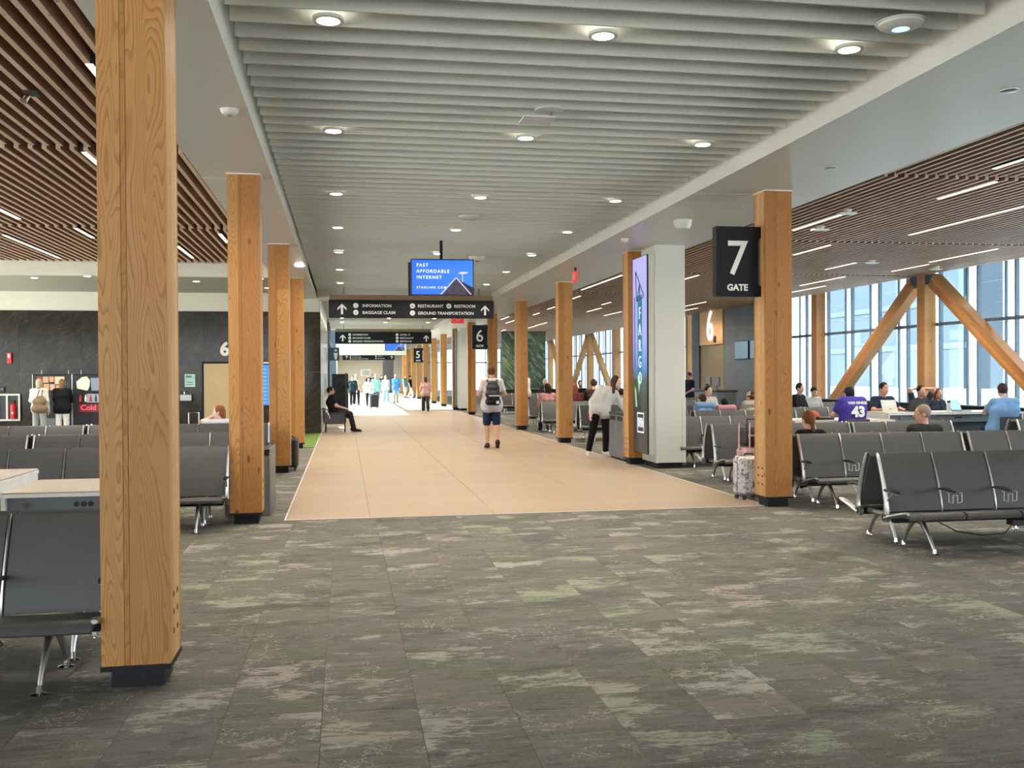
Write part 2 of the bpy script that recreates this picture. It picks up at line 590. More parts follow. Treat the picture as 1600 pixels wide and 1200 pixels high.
def mk_marble_case():
    t = NT('marbled suitcase shell')
    tc = t.n('ShaderNodeTexCoord').outputs['Object']
    v = t.noise(tc, 14, 4, 0.6, 1.5)
    t.base(t.ramp(v, [(0.40, srgb(120, 120, 122)), (0.5, srgb(214, 212, 210)), (0.62, srgb(190, 190, 192)), (0.7, srgb(130, 128, 130))]))
    t.b.inputs['Roughness'].default_value = 0.25
    return t.mat


M['carpet'] = mk_carpet()
M['terrazzo'] = mk_terrazzo()
M['stone'] = mk_stone('dark veined stone', srgb(38, 36, 30), srgb(58, 54, 45), srgb(120, 116, 100), 0.14)
M['tile_dark'] = mk_stone('dark grey cladding', srgb(74, 76, 76), srgb(92, 94, 92), srgb(110, 112, 110), 0.4)
M['panel_light'] = mk_stone('pale glossy cladding', srgb(150, 148, 138), srgb(172, 168, 156), srgb(190, 188, 180), 0.2)
M['glass'] = mk_glass('clear glass', (0.80, 0.90, 0.96, 1))
M['frit'] = mk_frit('frosted glass')
M['mural'] = mk_mural()
M['marble_case'] = mk_marble_case()
M['green_carpet'] = plain('green carpet', srgb(96, 124, 48), 0.9, 0, 0.15, 60)
M['facade'] = plain('facade panel', srgb(48, 58, 68), 0.35, 0, 0.05, 0.6)
M['facade_light'] = plain('facade band', srgb(62, 72, 80), 0.35, 0, 0.05, 0.6)

# ------------------------------------------------------------------ the building
XL0, XL1 = -1.25, -0.908           # left column row
XR0, XR1 = 5.037, 5.379            # right column row
CW = 0.342
YL = [5.29 + 5.70 * k for k in range(4)]
YR = [11.07 + 5.77 * k for k in range(14)]
H = 3.852
ZW = 4.10                          # underside of the wooden slats
ZS = 4.00                          # underside of the white baffles
X_WALK0, X_WALK1, Y_WALK = -0.677, 5.12, 11.22
X_WIN = 14.95                      # glass line on the right


def struct(mb, name, mat, parent=None, smooth=None):
    o = mb.build(name, mat, parent, smooth)
    if parent is None:
        o['kind'] = 'structure'
    return o


# floor: sub-floor slab, carpet planks, terrazzo slabs
floor = struct(MB().box(-13, 16, -6.2, 102, -0.30, -0.012), 'floor', M['dark_grey'])
PW, PL = 0.457, 0.914
cells = []
y0 = -3.0
ix = 0
x = -12.0
while x < 14.9:
    off = (ix % 2) * PL / 2
    y = y0 - off
    while y < 46:
        xa, xb, ya, yb = x, x + PW, y, y + PL
        parts = [(xa, xb, ya, yb)]
        # cut out of the walkway
        out = []
        for (a, b, c, d) in parts:
            if b <= X_WALK0 or a >= X_WALK1 or d <= Y_WALK:
                out.append((a, b, c, d)); continue
            if c < Y_WALK:
                out.append((a, b, c, Y_WALK)); c = Y_WALK
            if a < X_WALK0: out.append((a, X_WALK0, c, d))
            if b > X_WALK1: out.append((X_WALK1, b, c, d))
        cells += [q for q in out if q[3] - q[2] > 0.02 and q[1] - q[0] > 0.02]
        y += PL
    x += PW
    ix += 1


def depth_of(q):
    cx, cy = (q[0] + q[1]) / 2, (q[2] + q[3]) / 2
    d = cx * math.sin(0.1709) + cy * math.cos(0.1709)
    u = (cx * math.cos(0.1709) - cy * math.sin(0.1709)) / max(d, 0.1)
    return d if (d > 3.2 and abs(u) < 0.56) else 1e3 + d


cells.sort(key=depth_of)
GREEN = (-2.4, X_WALK0, 22.65, 28.3)
tile_meshes = {}
def tile_mb(q, g=0.0012):
    a, b, c, d = q
    m = MB()
    m.add([(a + g, c + g, -0.001), (b - g, c + g, -0.001), (b - g, d - g, -0.001), (a + g, d - g, -0.001),
           (a, c, -0.012), (b, c, -0.012), (b, d, -0.012), (a, d, -0.012)],
          [(0, 1, 2, 3), (4, 5, 1, 0), (5, 6, 2, 1), (6, 7, 3, 2), (7, 4, 0, 3)])
    return m
for q in cells[:298]:
    w_, l_ = round(q[1] - q[0], 4), round(q[3] - q[2], 4)
    key = (w_, l_)
    if key not in tile_meshes:
        tile_meshes[key] = tile_mb((0, w_, 0, l_)).mesh('carpet_plank', M['carpet'])
    link(tile_meshes[key], 'carpet_plank', floor, (q[0], q[2], 0))
rest = MB()
for q in cells[298:]:
    if GREEN[0] < (q[0] + q[1]) / 2 < GREEN[1] and GREEN[2] < (q[2] + q[3]) / 2 < GREEN[3]:
        continue
    t_ = tile_mb(q)
    rest.add(t_.v, t_.f)
o = rest.build('carpet_planks_beyond', M['carpet'], floor); o['kind'] = 'stuff'
o = MB().box(GREEN[0], GREEN[1], GREEN[2], GREEN[3], -0.012, -0.0005).build('green_carpet_strip', M['green_carpet'], floor)
o['label'] = 'moss green carpet strip at the foot of the dark stone wall'
o = MB().box(5.12, 15, 46, 101, -0.012, -0.001).build('far_carpet', M['carpet'], floor)

xs = [X_WALK0 + 0.012, 0.28, 1.74, 3.20, 4.66, X_WALK1 - 0.012]
ys = [Y_WALK + 0.012] + [Y_WALK + 3.1 * k for k in range(1, 15)]
for i in range(len(xs) - 1):
    for j in range(len(ys) - 1):
        g = 0.003
        MB().box(xs[i] + g, xs[i + 1] - g, ys[j] + g * 0.5, ys[j + 1] - g * 0.5, -0.012, 0.0).build('terrazzo_slab', M['terrazzo'], floor)
MB().box(X_WALK0, X_WALK1, ys[-1], 100, -0.012, 0.0).build('far_terrazzo', M['terrazzo'], floor)
for nm, b in (('edge_trim', (X_WALK0 - 0.008, X_WALK0 + 0.010, Y_WALK, 60)), ('edge_trim', (X_WALK1 - 0.010, X_WALK1 + 0.008, Y_WALK, 60)),
              ('edge_trim', (X_WALK0, X_WALK1, Y_WALK - 0.008, Y_WALK + 0.010))):
    MB().box(b[0], b[1], b[2], b[3], -0.012, 0.002).build(nm, M['white_edge'], floor)

# roof over everything but the daylit atrium
struct(MB().box(-13, 16, -6.2, 28.8, 4.36, 4.7).box(-1.0, 16, 28.8, 47.6, 4.36, 4.7).box(5.0, 16, 47.6, 102, 4.36, 4.7).box(-13, 5.0, 80, 102, 4.5, 4.8), 'ceiling', M['dark_void'])
ceil_c = struct(MB().box(-0.80, 4.28, -3, 28.25, 4.26, 4.34).box(-0.80, 4.28, 29.2, 47.0, 4.26, 4.34), 'ceiling_centre', M['grey_void'])
y = 4.95
slat_me = MB().rbox(-0.74, 4.21, -0.010, 0.010, ZS, ZS + 0.22, 0.003).mesh('baffle', M['baffle'])
while y < 46.9:
    if not (28.05 < y < 29.35):
        link(slat_me, 'baffle', ceil_c, (0, y, 0))
    y += 0.296

# soffits with the curbs of the recess
sof_l = struct(MB().box(-1.56, -0.78, -3, 47.5, H, 4.34).box(-0.78, 4.26, 28.25, 29.2, H, 4.34).box(-0.78, 4.26, 47.0, 47.5, H, 4.34), 'ceiling_soffit_left', M['soffit'])
sof_r = struct(MB().box(4.26, 5.97, -3, 60, H, 4.34), 'ceiling_soffit_right', M['soffit'])
for yj in (11.3, 17.0, 22.7):
    MB().box(-1.56, -0.78, yj - 0.004, yj + 0.004, H - 0.003, H + 0.01).build('soffit_joint', M['white_edge'], sof_l)
    MB().box(4.26, 5.97, yj + 0.1 - 0.004, yj + 0.1 + 0.004, H - 0.003, H + 0.01).build('soffit_joint', M['white_edge'], sof_r)

# wooden slat ceilings
P = 0.141


def slat_mb(x, a, b, m=None):
    m = m or MB()
    n0 = len(m.m)
    m.box(x - 0.024, x + 0.024, a, b, ZW, ZW + 0.13)
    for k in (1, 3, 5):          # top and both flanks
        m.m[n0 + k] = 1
    return m


cl = struct(MB().box(-12, -1.56, -3, 22.0, 4.30, 4.35), 'ceiling_left', M['dark_void'])
cr = struct(MB().box(5.97, 15.2, -3, 75, 4.30, 4.35), 'ceiling_right', M['dark_void'])
secs_l = [(5.2, 11.05), (11.2, 16.85), (17.0, 21.95)]
for k, (a, b) in enumerate(secs_l):
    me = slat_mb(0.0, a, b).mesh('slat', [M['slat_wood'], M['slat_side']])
    n = 0
    x = -1.70 - (k % 2) * P / 2
    while x > -8.4:
        # only those the camera can meet
        if x / b > math.tan(0.1709 - math.atan(800 / F_PX)) - 0.06:
            link(me, 'slat', cl, (x, 0, 0))
        x -= P
secs_r = [(7.2, 11.1), (11.25, 16.87), (17.02, 22.64), (22.79, 28.4), (28.55, 34.2), (34.35, 40), (40.1, 51.4), (51.5, 75)]
cnt = 0
far = MB()
for k, (a, b) in enumerate(secs_r):
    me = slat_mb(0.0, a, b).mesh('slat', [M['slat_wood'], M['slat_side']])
    x = 6.10 + (k % 2) * P / 2
    while x < 14.52:
        if cnt < 300 and x / b < math.tan(0.1709 + math.atan(800 / F_PX)) + 0.05:
            link(me, 'slat', cr, (x, 0, 0)); cnt += 1
        else:
            slat_mb(x, a, b, far)
        x += P
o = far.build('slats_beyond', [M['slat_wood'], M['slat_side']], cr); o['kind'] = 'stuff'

# left: header at the end of the slats, lower ceiling, back wall of dark stone
struct(MB().box(-12, -1.56, 22.0, 22.18, 3.815, 4.34), 'trim_1', M['header'])
struct(MB().box(-12, -0.78, 22.18, 28.5, 4.0, 4.30), 'ceiling_back', M['back_ceiling'])
wb = struct(MB().box(-12.2, -0.72, 28.43, 28.75, 0.0, 4.3), 'wall_back', M['header'])
px = [-12.0 + 1.62 * k for k in range(7)] + [-0.675]
DX0, DX1, DZ = -3.90, -2.85, 2.0
for i in range(len(px) - 1):
    for (za, zb) in ((0.0, 1.75), (1.755, 3.475)):
        a, b = px[i] + 0.002, px[i + 1] - 0.002
        MB().box(a, b, 28.40, 28.432, za, zb).build('stone_panel', M['stone'], wb)
# door in the stone wall
dr = struct(MB().box(DX0 - 0.06, DX1 + 0.06, 28.385, 28.40, 0, DZ + 0.06), 'door_1', M['black_metal'])
MB().box(DX0, DX1, 28.36, 28.385, 0.01, DZ).build('door_leaf', M['beige_door'], dr)
d_h = MB().tube([(DX1 - 0.09, 28.36, 1.0), (DX1 - 0.09, 28.31, 1.0), (DX1 - 0.22, 28.31, 1.0)], 0.01, 8).build('handle', M['chrome'], dr, 0.6)
# side of the walkway past the stone corner
ws = struct(MB().box(-1.0, -0.70, 28.75, 41.0, 0, 4.3), 'wall_left', M['white'])
y = 28.42
for k in range(9):
    MB().box(-0.70, -0.676, y + 0.004, y + 1.39, 0.0, 1.62).build('wall_panel', M['panel_light'], ws)
    MB().box(-0.70, -0.676, y + 0.004, y + 1.39, 1.63, 3.4).build('wall_panel', M['panel_light'], ws)
    y += 1.394
MB().box(-0.70, -0.60, 40.6, 41.0, 0, 3.85).build('end_post', M['dark_grey'], ws)

# outer enclosure that the camera only meets in reflections, openings added for fill daylight
struct(MB().box(-12.2, -12.0, -4, 28.6, 0, 0.6).box(-12.2, -12.0, -4, 28.6, 3.2, 4.3), 'wall_far_left', M['header'])
struct(MB().box(-1.0, 16, -6.2, -6.0, 0, 4.5).box(-12.2, -1.0, -6.2, -6.0, 0, 0.3), 'wall_rear', M['header'])  # left part kept open to add frontal daylight
wl = struct(MB().box(-12.14, -12.06, -4, 28.4, 2.82, 2.90), 'window_unseen_3', M['mullion'])  # unseen window wall, added so daylight fills in from the left
for k in range(13):
    MB().box(-12.15, -12.05, -4 + k * 2.5, -3.94 + k * 2.5, 0.6, 3.2).build('mullion', M['mullion'], wl)

# the atrium: glass on the left, high white ceiling, bright header at its far end
struct(MB().box(-0.9, 5.0, 79.8, 80.2, 3.35, 6.2), 'wall_atrium', M['header'])
struct(MB().box(-0.9, 5.0, 47.4, 80, 6.2, 6.4).box(4.9, 5.0, 47.4, 80, 4.34, 6.2).box(-0.9, 5.0, 47.3, 47.5, 4.3, 6.2), 'ceiling_atrium', M['header'])
wa = struct(MB().box(-0.75, -0.65, 41.0, 80, 0, 0.12).box(-0.75, -0.65, 41.0, 80, 6.0, 6.2).box(-0.75, -0.65, 41.0, 80, 3.2, 3.3), 'window_1', M['mullion'])
for k in range(14):
    yy = 41.0 + k * 3.0
    MB().box(-0.75, -0.65, yy, yy + 0.07, 0.12, 6.0).build('mullion', M['mullion'], wa)
    if k < 13:
        MB().box(-0.71, -0.69, yy + 0.07, yy + 3.0, 0.12, 3.2).build('pane', M['glass'], wa)
        MB().box(-0.71, -0.69, yy + 0.07, yy + 3.0, 3.3, 6.0).build('pane', M['glass'], wa)

# far end
struct(MB().box(-8, 9.5, 100, 100.2, 0, 4.5), 'wall_end', M['far_grey'])
struct(MB().box(-8, 9.5, 80.2, 100, 4.0, 4.3), 'ceiling_end', M['back_ceiling'])
struct(MB().box(3.7, 4.75, 96.0, 96.2, 0, 4.0), 'wall_end_right', M['dark_grey'])
struct(MB().box(-1.0, -0.7, 80.2, 100, 0, 4.3), 'wall_end_left', M['far_grey'])

# green mural wall on the right
mw = struct(MB().box(8.75, 11.28, 54.05, 54.3, 0, 4.1), 'wall_mural', M['dark_grey'])
for k in range(4):
    a = 8.75 + k * 0.6325
    MB().box(a + 0.004, a + 0.6285, 54.0, 54.05, 0.3, 4.08).build('mural_panel', M['mural'], mw)
struct(MB().box(6, 15, 76, 76.3, 0, 0.5).box(6, 15, 76, 76.3, 3.9, 4.3), 'wall_far_right', M['white'])
wf = struct(MB().box(6, 15, 76.1, 76.2, 2.6, 2.7), 'window_4', M['mullion'])
for k in range(8):
    MB().box(6.2 + k * 1.2, 6.28 + k * 1.2, 76.1, 76.2, 0.5, 3.9).build('mullion', M['mullion'], wf)
    if k < 7:
        MB().box(6.28 + k * 1.2, 7.4 + k * 1.2, 76.14, 76.16, 0.5, 2.6).build('pane', M['glass'], wf)
        MB().box(6.28 + k * 1.2, 7.4 + k * 1.2, 76.14, 76.16, 2.7, 3.9).build('pane', M['glass'], wf)

# window wall on the right
ww = struct(MB().box(X_WIN - 0.06, X_WIN + 0.06, 3, 76, 0, 0.34).box(X_WIN - 0.06, X_WIN + 0.06, 3, 76, 4.30, 4.5), 'window_2', M['mullion'])
MB().box(X_WIN - 0.04, X_WIN + 0.04, 3, 76, 2.82, 2.90).build('transom', M['mullion'], ww)
yy = 14.0
panes = []
wide = [1.02, 0.50, 1.02, 0.46, 1.45, 0.45]
k = 0
edges = [19.62, 19.95, 20.95, 21.35, 22.45, 22.75, 23.9, 24.3, 25.3, 25.75, 26.8, 27.15, 28.25, 28.65, 29.7, 30.15, 31.2]
# regular rhythm: narrow frosted pane, wide clear pane
yb = 31.2
while yb < 76:
    edges += [yb + 0.42, yb + 1.46]; yb += 1.46
ya = 19.62
pre = []
while ya > 9:
    ya -= 1.10; pre.append(ya); ya -= 0.42; pre.append(ya)
edges = sorted(pre + edges)
for a, b in zip(edges[:-1], edges[1:]):
    MB().box(X_WIN - 0.05, X_WIN + 0.05, a - 0.020, a + 0.020, 0.34, 4.30).build('mullion', M['mullion'], ww)
    gl = M['frit'] if (b - a) < 0.6 else M['glass']
    for za, zb in ((0.34, 2.82), (2.90, 4.30)):
        MB().box(X_WIN - 0.008, X_WIN + 0.008, a + 0.024, b - 0.024, za, zb).build('pane', gl, ww)
# dark convector casing along the glass
cv = thing('convector_cabinet', 'long dark convector casing with rounded end under the window wall', 'radiator', (14.30, 0, 0))
m = MB()
prof = [(14.0, 0.03)]
m.rbox(-0.16, 0.16, 8.5, 27.6, 0.30, 0.84, 0.03)
m.build('casing', M['black_metal'], cv)
MB().box(-0.18, 0.18, 8.5, 27.6, 0.84, 0.87).build('top', M['dark_grey'], cv)
fo = MB()
for yy in (9, 13.5, 18, 22.5, 27):
    MB().box(-0.10, 0.10, yy, yy + 0.1, 0, 0.30).build('foot', M['black_metal'], cv)

# gate wall with the big 6
gw = struct(MB().box(14.22, 14.5, 30.3, 38.2, 0, 4.3), 'wall_gate', M['tile_dark'])
for j, (za, zb) in enumerate(((0.0, 0.9), (0.905, 1.8), (1.805, 2.7), (2.705, 3.4), (3.405, 4.28))):
    yy = 30.3
    k = 0
    while yy < 34.85:
        L = min(1.14, 34.9 - yy)
        MB().box(14.20 - R.random() * 0.004, 14.22, yy + 0.003, yy + L - 0.003, za, zb).build('cladding_panel', M['tile_dark'], gw)
        yy += 1.14
MB().box(14.16, 14.22, 34.95, 37.4, 2.78, 4.26).build('wood_panel', M['birch'], gw)
MB().box(14.21, 14.23, 34.95, 37.4, 0, 2.78).build('recess_panel', M['olive'], gw)
MB().box(14.14, 14.25, 37.4, 38.2, 0, 4.28).build('end_panel', M['dark_grey'], gw)
MB().box(14.10, 14.16, 34.9, 38.2, 0.86, 0.92).build('ledge', M['dark_grey'], gw)
MB().box(14.15, 14.55, 30.16, 30.3, 0, 4.28).build('edge_frame', M['black_metal'], gw)

# outside: apron, a pale wing of the building
struct(MB().box(15.3, 260, -60, 320, -1.6, -1.5).box(-120, -13.5, -60, 200, -1.6, -1.5).box(-13.4, -1.2, 29.2, 100, -0.5, -0.32), 'ground', M['apron'])
wing = thing('distant_building', 'distant blue-grey glazed building seen through the window wall', 'building', (120, 226, -1.5))
MB().box(0, 5, -58, 0, 0, 27).build('facade', M['facade'], wing)
for z in (8, 17):
    MB().box(-0.3, 0, -58, 0, z, z + 1.2).build('facade_band', M['facade_light'], wing)
for k in range(3):
    MB().box(-0.6, 0, -54 + k * 22, -52.4 + k * 22, 0, 27).build('facade_pier', M['facade_light'], wing)

# ------------------------------------------------------------------ timber columns
def col_meshes():
    d = {}
    n = 9
    t = CW / n
    g = 0.0006
    # face planks (front layer is three edge-glued planks), inner laminations, rear layer
    d['planks'] = []
    for a, b in ((0, 0.115), (0.116, 0.142), (0.143, 0.342)):
        d['planks'].append(MB().rbox(a, b - 0.0006, 0, t - g, 0.1245, H, 0.0012).mesh('plank', M['timber']))
    d['lam'] = [MB().rbox(0, CW, k * t, (k + 1) * t - g, 0.1245, H, 0.0012).mesh('lamination', M['timber_edge'] if k < n - 1 else M['timber']) for k in range(1, n)]
    d['plate'] = MB().box(-0.004, CW + 0.004, -0.004, CW + 0.004, 0.098, 0.1245).mesh('base_plate', M['black_metal'])
    d['foot'] = MB().box(0.0405, CW - 0.0405, 0.0405, CW - 0.0405, 0, 0.098).mesh('foot', M['black_metal'])
    d['collar'] = MB().box(-0.012, CW + 0.012, -0.012, CW + 0.012, H - 0.012, H).mesh('collar', M['white_edge'])
    d['plugR'] = MB().cyl((CW - 0.004, 0, 0), (CW + 0.0015, 0, 0), 0.017, n=12).mesh('bolt_plug', M['hole'])
    d['plugL'] = MB().cyl((0.004, 0, 0), (-0.0015, 0, 0), 0.017, n=12).mesh('bolt_plug', M['hole'])
    return d


CM = col_meshes()


def timber_column(x0, yf, label, side, group=None, plugs=True):
    t = thing('timber_column', label, 'column', (x0, yf, 0), 0, group)
    for me in CM['planks']:
        link(me, 'plank', t)
    for me in CM['lam']:
        link(me, 'lamination', t)
    link(CM['plate'], 'base_plate', t)
    link(CM['foot'], 'foot', t)
    link(CM['collar'], 'collar', t)
    if plugs:
        for yy in (0.115, 0.225):
            for z in (0.27, 0.37, 0.465):
                link(CM['plug' + side], 'bolt_plug', t, (0, yy, z))
    return t


LABL = ['nearest and largest timber column, standing at the left beside the grey seats',
        'timber column second along the left row, in front of the grey waste bin',
        'timber column third along the left row, with a black suitcase beside it',
        'timber column farthest along the left row, near the moss green floor strip']
for k, y in enumerate(YL):
    timber_column(XL0, y, LABL[k], 'R')
LABR = ['timber column that carries the hanging gate 7 sign',
        'timber column standing against the white advertising pillar, beside the leaning woman',
        'timber column behind the leaning woman, second past the white pillar',
        'timber column just right of the man with the backpack',
        'timber column that the gate 6 blade sign is fixed to',
        'timber column directly left of the gate 6 blade sign',
        'timber column hugging the farther white pillar with a screen',
        'timber column first beyond the farther white pillar',
        'timber column second beyond the farther white pillar',
        'timber column third beyond the farther white pillar, carrying the gate 5 sign',
        'timber column in the right row fourth past the farther white pillar',
        'timber column in the right row fifth past the farther white pillar',
        'timber column in the right row sixth past the farther white pillar',
        'timber column at the far end of the right row by the dark end wall']
for k, y in enumerate(YR):
    timber_column(XR0, y, LABR[k], 'L', None, k < 5)

# window-wall columns and raking braces
LABW = {1: 'braced timber post at the window wall nearest the right edge',
        2: 'timber post at the window wall where two raking braces meet below the ceiling',
        3: 'plain timber post at the window wall left of the raking braces',
        5: 'timber post at the window wall behind the standing man in black',
        7: 'plain timber post at the far window wall behind the leaning woman',
        8: 'timber post at the far window wall with braces spreading from its top',
        9: 'far timber post at the window wall hidden behind an aisle column',
        10: 'farthest timber post at the window wall beside the green mural'}
XW = 14.60
for k in (1, 2, 3, 5, 7, 8, 9, 10):
    t = thing('window_post', LABW[k], 'column', (XW, YR[k], 0))
    n = 5
    hh = 4.3
    for q in range(n):
        MB().rbox(0, 0.31, q * CW / n, (q + 1) * CW / n - 0.0006, 0.10, hh, 0.0015).build('lamination', M['timber'], t)
    MB().box(0.02, 0.29, 0.03, CW - 0.03, 0, 0.10).build('foot', M['black_metal'], t)
    if k % 2 == 0:
        MB().box(0.03, 0.23, -0.34, 0, 3.88, 4.12).build('gusset_plate', M['steel_blue'], t)
        MB().box(0.03, 0.23, CW, CW + 0.34, 3.88, 4.12).build('gusset_plate', M['steel_blue'], t)


def brace(ka, kb, label):
    """from the top of post ka down to the foot of post kb"""
    sgn = 1 if kb > ka else -1
    ya = YR[ka] + CW / 2 + sgn * 0.42
    yb_ = YR[kb] + CW / 2 - sgn * 0.25
    a, b = Vector((XW + 0.13, ya, 3.96)), Vector((XW + 0.13, yb_, 0.16))
    d = (b - a).normalized()
    w = Vector((1, 0, 0))
    u = d.cross(w).normalized()
    t = thing('raking_brace', label, 'brace', tuple(b))
    hw, hu = 0.13, 0.17
    for q in range(4):
        lo, hi = -hu + q * hu / 2, -hu + (q + 1) * hu / 2 - 0.0006
        vs = []
        for p in (Vector((0, 0, 0)), a - b):
            for (cx, cu) in ((-hw, lo), (hw, lo), (hw, hi), (-hw, hi)):
                vs.append(p + w * cx + u * cu)
        fs = [(0, 1, 2, 3), (7, 6, 5, 4), (0, 4, 5, 1), (1, 5, 6, 2), (2, 6, 7, 3), (3, 7, 4, 0)]
        MB().add(vs, fs).build('lamination', M['timber'], t)
    m = MB()
    m.cyl(tuple(Vector((-hw - 0.01, 0, 0)) + (a - b) * 0.99), tuple(Vector((hw + 0.01, 0, 0)) + (a - b) * 0.99), 0.02)
    m.build('pin', M['black_metal'], t)
    return t


brace(2, 1, 'raking timber brace falling to the right from the blue gusset plate')
brace(2, 3, 'raking timber brace falling to the left from the blue gusset plate')
brace(8, 7, 'far raking brace falling to the right, just left of the leaning woman')
brace(8, 9, 'far raking brace falling to the left beside an aisle column')
brace(10, 9, 'farthest raking brace, right of the green mural')

# ------------------------------------------------------------------ white advertising pillars
def ad_pillar(yf, label, lit):
    t = thing('advertising_pillar', label, 'pillar', (5.27, yf, 0))
    w, d = 0.53, 0.80
    MB().rbox(0, w, 0, d, 0.10, H, 0.004).build('casing', M['white'], t)
    MB().box(0.05, w - 0.05, 0.05, d - 0.03, 0, 0.10).build('plinth', M['black_metal'], t)
    for (a, b, c, e) in ((w - 0.05, w + 0.006, -0.006, 0.05), (-0.006, 0.03, -0.006, 0.03), (w - 0.004, w + 0.006, d - 0.05, d + 0.004)):
        MB().box(a, b, c, e, 0.10, 1.22).build('corner_guard', M['white'], t)
    MB().box(-0.12, 0, 0.03, d + 0.04, 0.24, 3.68).build('screen_housing', M['white'], t)
    s = MB().box(-0.145, -0.12, 0.02, d + 0.06, 0.245, 3.69).build('screen', [M['black_metal']], t)
    X = -0.146
    Y0, Y1 = 0.03, d + 0.05           # right edge .. left edge as seen from the aisle
    def quad(name, y0, y1, z0, z1, mat, dx=0.0):
        return MB().add([(X - dx, y1, z0), (X - dx, y0, z0), (X - dx, y0, z1), (X - dx, y1, z1)], [(0, 1, 2, 3)]).build(name, mat, s)
    if lit:
        quad('picture_dark', Y0, Y1, 0.25, 1.55, M['ad_dark'])
        quad('picture_sky', Y0, Y1, 1.55, 3.68, M['ad_sky'], 0.0)
        quad('picture_blade', 0.30, 0.56, 1.62, 3.02, M['ad_teal'], 0.0012)
        for i, ch in enumerate('FARGO'):
            text(ch, 0.30, M['ad_letter'], s, (X - 0.003, 0.43, 2.60 - i * 0.285), (PI / 2, 0, -PI / 2), 'CENTER', name='advert_lettering', sx=0.8)
        m = MB()
        z = X - 0.002
        for a, b in (((0.66, 3.45), (0.60, 2.92)), ((0.66, 3.45), (0.18, 2.98)), ((0.60, 2.92), (0.18, 2.98)), ((0.42, 3.22), (0.42, 2.95)), ((0.42, 3.22), (0.58, 2.93)), ((0.72, 3.0), (0.72, 1.75))):
            m.tube([(z, a[0], a[1]), (z, b[0], b[1])], 0.010, 4)
        m.build('picture_frame_lines', M['ad_line'], s)
        m = MB()
        for (a, b, c, e) in ((0.22, 0.60, 0.93, 0.955), (0.22, 0.60, 0.60, 0.625), (0.22, 0.24, 0.60, 0.955), (0.58, 0.60, 0.60, 0.955)):
            m.box(z - 0.001, z, a, b, c, e)
        m.build('logo_frame', M['ad_letter'], s)
        text('RVSN', 0.20, M['ad_letter'], s, (X - 0.003, 0.41, 0.70), (PI / 2, 0, -PI / 2), 'CENTER', name='logo_lettering', sx=0.62, sy=1.2)
        m = MB()
        m.add([(z, 0.70, 1.05), (z, 0.60, 1.05), (z, 0.66, 1.35), (z, 0.76, 1.42)], [(0, 1, 2, 3)])
        m.add([(z, 0.50, 1.30), (z, 0.44, 1.42), (z, 0.42, 1.60), (z, 0.58, 1.60)], [(0, 1, 2, 3)])
        m.build('picture_highlight', M['ad_glow'], s)
    return t


def text(s, size, mat, parent, loc, rot, align='LEFT', name='lettering', ext=0.002, bold=0.0, sx=1.0, sy=1.0, sp=1.0):
    cu = bpy.data.curves.new('t', 'FONT')
    cu.body = s
    cu.size = size
    cu.align_x = align
    cu.extrude = ext
    cu.offset = bold
    cu.space_character = sp
    cu.resolution_u = 3
    o = bpy.data.objects.new('t', cu)
    COL.objects.link(o)
    me = bpy.data.meshes.new_from_object(o.evaluated_get(bpy.context.evaluated_depsgraph_get()))
    bpy.data.objects.remove(o)
    bpy.data.curves.remove(cu)
    me.transform(Matrix.Diagonal((sx, sy, 1, 1)))
    me.materials.clear()
    me.materials.append(mat)
    return link(me, name, parent, loc, rot)


def screen_mat(name, fn, strength):
    t = NT(name)
    c = fn(t)
    t.b.inputs['Base Color'].default_value = (0.01, 0.01, 0.01, 1)
    if hasattr(c, 'is_linked'):
        t.l(c, t.b.inputs['Emission Color'])
    else:
        t.b.inputs['Emission Color'].default_value = c
    t.b.inputs['Emission Strength'].default_value = strength
    t.b.inputs['Roughness'].default_value = 0.3
    return t.mat


def _grad(z0, z1, stops, noisy=0.0):
    def fn(t):
        tc = t.n('ShaderNodeTexCoord').outputs['Object']
        sp = t.n('ShaderNodeSeparateXYZ'); t.l(tc, sp.inputs[0])
        f = t.math('DIVIDE', t.math('SUBTRACT', sp.outputs[2], z0), z1 - z0)
        if noisy:
            f = t.math('ADD', f, t.math('MULTIPLY', t.math('SUBTRACT', t.noise(tc, 2.5, 3), 0.5), noisy))
        return t.ramp(f, stops)
    return fn


M['ad_sky'] = screen_mat('advert picture sky', _grad(1.55, 3.68, [(0.0, srgb(56, 100, 92)), (0.10, srgb(84, 132, 196)), (0.32, srgb(146, 164, 240)), (1.0, srgb(178, 174, 238))], 0.06), 0.8)
M['ad_dark'] = screen_mat('advert picture dusk', _grad(0.25, 1.55, [(0.0, srgb(52, 50, 52)), (0.6, srgb(46, 50, 48)), (0.85, srgb(54, 76, 62)), (1.0, srgb(60, 96, 84))], 0.3), 0.7)
M['ad_teal'] = screen_mat('advert picture blade sign', lambda t: srgb(30, 128, 160), 0.6)
M['ad_letter'] = screen_mat('advert lettering', lambda t: srgb(235, 240, 250), 0.9)
M['ad_line'] = screen_mat('advert line work', lambda t: srgb(40, 44, 80), 0.8)
M['ad_glow'] = screen_mat('advert picture glow', lambda t: srgb(150, 200, 160), 0.8)

ad_pillar(16.0, 'white square pillar with a tall lit advertising screen on its aisle side', True)
ad_pillar(44.85, 'farther white pillar with a dark unlit screen, left of the gate 6 sign', False)

